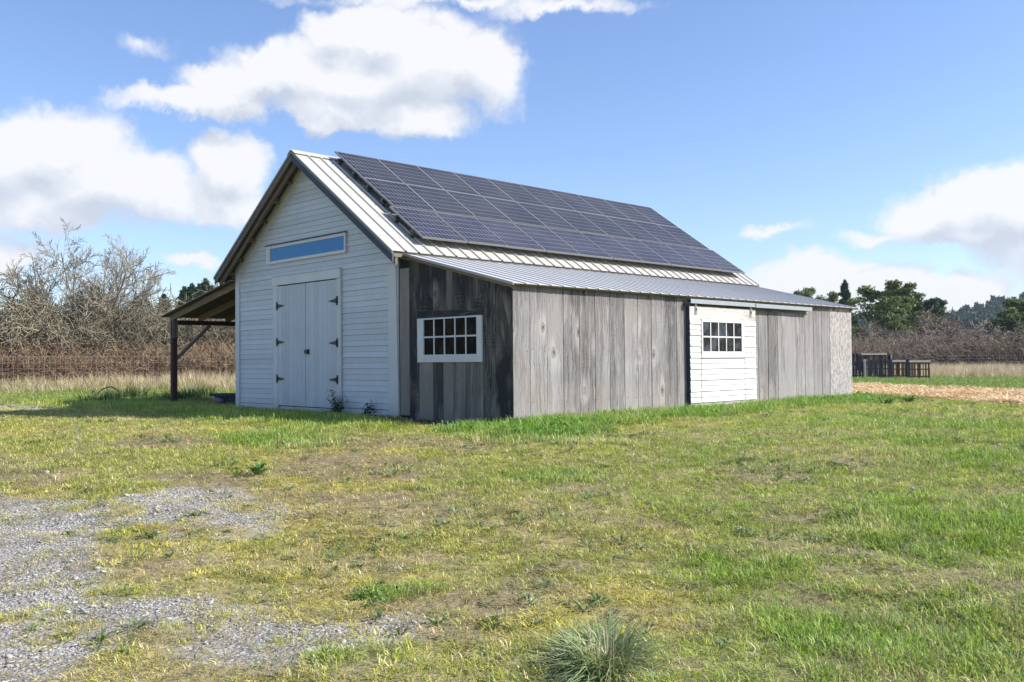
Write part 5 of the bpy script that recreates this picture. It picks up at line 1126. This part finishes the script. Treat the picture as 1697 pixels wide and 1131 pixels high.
def cloud_group():
    g = bpy.data.node_groups.new('cloud_field', 'ShaderNodeTree'); g.interface.new_socket('Vector', in_out='INPUT', socket_type='NodeSocketVector'); g.interface.new_socket('Field', in_out='OUTPUT', socket_type='NodeSocketFloat'); g.interface.new_socket('Smooth', in_out='OUTPUT', socket_type='NodeSocketFloat')
    q = WT(g); gi = g.nodes.new('NodeGroupInput'); go = g.nodes.new('NodeGroupOutput'); v = gi.outputs[0]; acc = None
    w1 = q.noise(v, 9.0, 7, .58, out='Color'); w2 = q.noise(v, 30.0, 7, .66, out='Color')
    wv = q.vm('ADD', v, q.vm('ADD', q.vm('SCALE', q.vm('SUBTRACT', w1, (.5, .5, .5)), scale=.065), q.vm('SCALE', q.vm('SUBTRACT', w2, (.5, .5, .5)), scale=.030)))
    for (bx, by, rx, ry, wt) in BL:
        c = ray(bx, by).normalized(); xa = Vector((c.y, -c.x, 0)).normalized(); ya = xa.cross(c); ya = ya if ya.z > 0 else -ya; za = xa.cross(ya)
        e = Matrix((xa, ya, za)).transposed().to_euler()
        mp = q.n('Mapping', vector_type='TEXTURE', ins={'Vector': wv, 'Location': c, 'Rotation': e, 'Scale': (rx/FPX*1.10, ry/FPX*1.08, 1)}).outputs[0]
        f = q.math('MULTIPLY', q.math('SUBTRACT', 1.0, q.vm('LENGTH', mp)), wt)
        acc = f if acc is None else q.n('Math', operation='SMOOTH_MAX', ins={0: acc, 1: f, 2: .22}).outputs[0]
    nz = q.noise(wv, 15.0, 9, .62); g.links.new(acc, go.inputs[1])
    acc = q.math('ADD', q.math('MULTIPLY', acc, 1.4), q.math('MULTIPLY', q.math('SUBTRACT', nz, .5), 1.15))
    g.links.new(acc, go.inputs[0]); return g
cg = cloud_group()
def field_at(v): nd = t.nodes.new('ShaderNodeGroup'); nd.node_tree = cg; t.links.new(v, nd.inputs[0]); return nd.outputs[0], nd.outputs[1]
(f0, s0) = field_at(dirv); (f1, s1) = field_at(k.vm('ADD', dirv, (.014, .006, .030)))
cover = k.n('MapRange', interpolation_type='SMOOTHSTEP', ins={0: f0, 1: -.04, 2: .56}).outputs[0]
shade = k.math('ADD', .72, k.math('MULTIPLY', k.math('SUBTRACT', s0, s1), 1.05)); shade = k.math('ADD', shade, k.math('MULTIPLY', k.math('SUBTRACT', f0, f1), .16))
shade = k.math('SUBTRACT', shade, k.math('MULTIPLY', k.n('MapRange', ins={0: s1, 1: .2, 2: .9}).outputs[0], .16), clamp=True)
ccol = k.ramp(shade, [(.08, (.64, .69, .79)), (.5, (.80, .84, .91)), (.86, (.965, .97, .99))])
zen = k.n('SeparateXYZ', ins={0: dirv}).outputs[2]
skyc = sky.outputs[0]
skyc = k.mix(1.0, skyc, (.99, 1.03, 1.20), 'MULTIPLY')
b1 = k.n('Background', ins={'Color': skyc, 'Strength': .115}).outputs[0]; b2 = k.n('Background', ins={'Color': ccol, 'Strength': .66}).outputs[0]
mx = k.n('MixShader', ins={0: k.math('MULTIPLY', cover, .96), 1: b1, 2: b2}).outputs[0]; t.links.new(mx, out.inputs[0])
vs = SC.view_settings; vs.view_transform = 'Standard'; vs.look = 'None'; vs.gamma = 1; vs.exposure = 0.62
SC.display_settings.display_device = 'sRGB'

# ---- the air: pale even haze round the whole scene
hb = B(); hb.box(-985, 1010, -1000, 990, -3.2, 52); hz_ = NT('air'); pv = hz_.n('VolumePrincipled', ins={'Color': (.72, .84, 1.0, 1), 'Density': .00021, 'Anisotropy': .2}); hz_.t.links.new(pv.outputs[0], hz_.out.inputs['Volume'])
tag(hb.build('haze', hz_.m), 'pale blue haze in the far air', 'haze', kind='stuff')
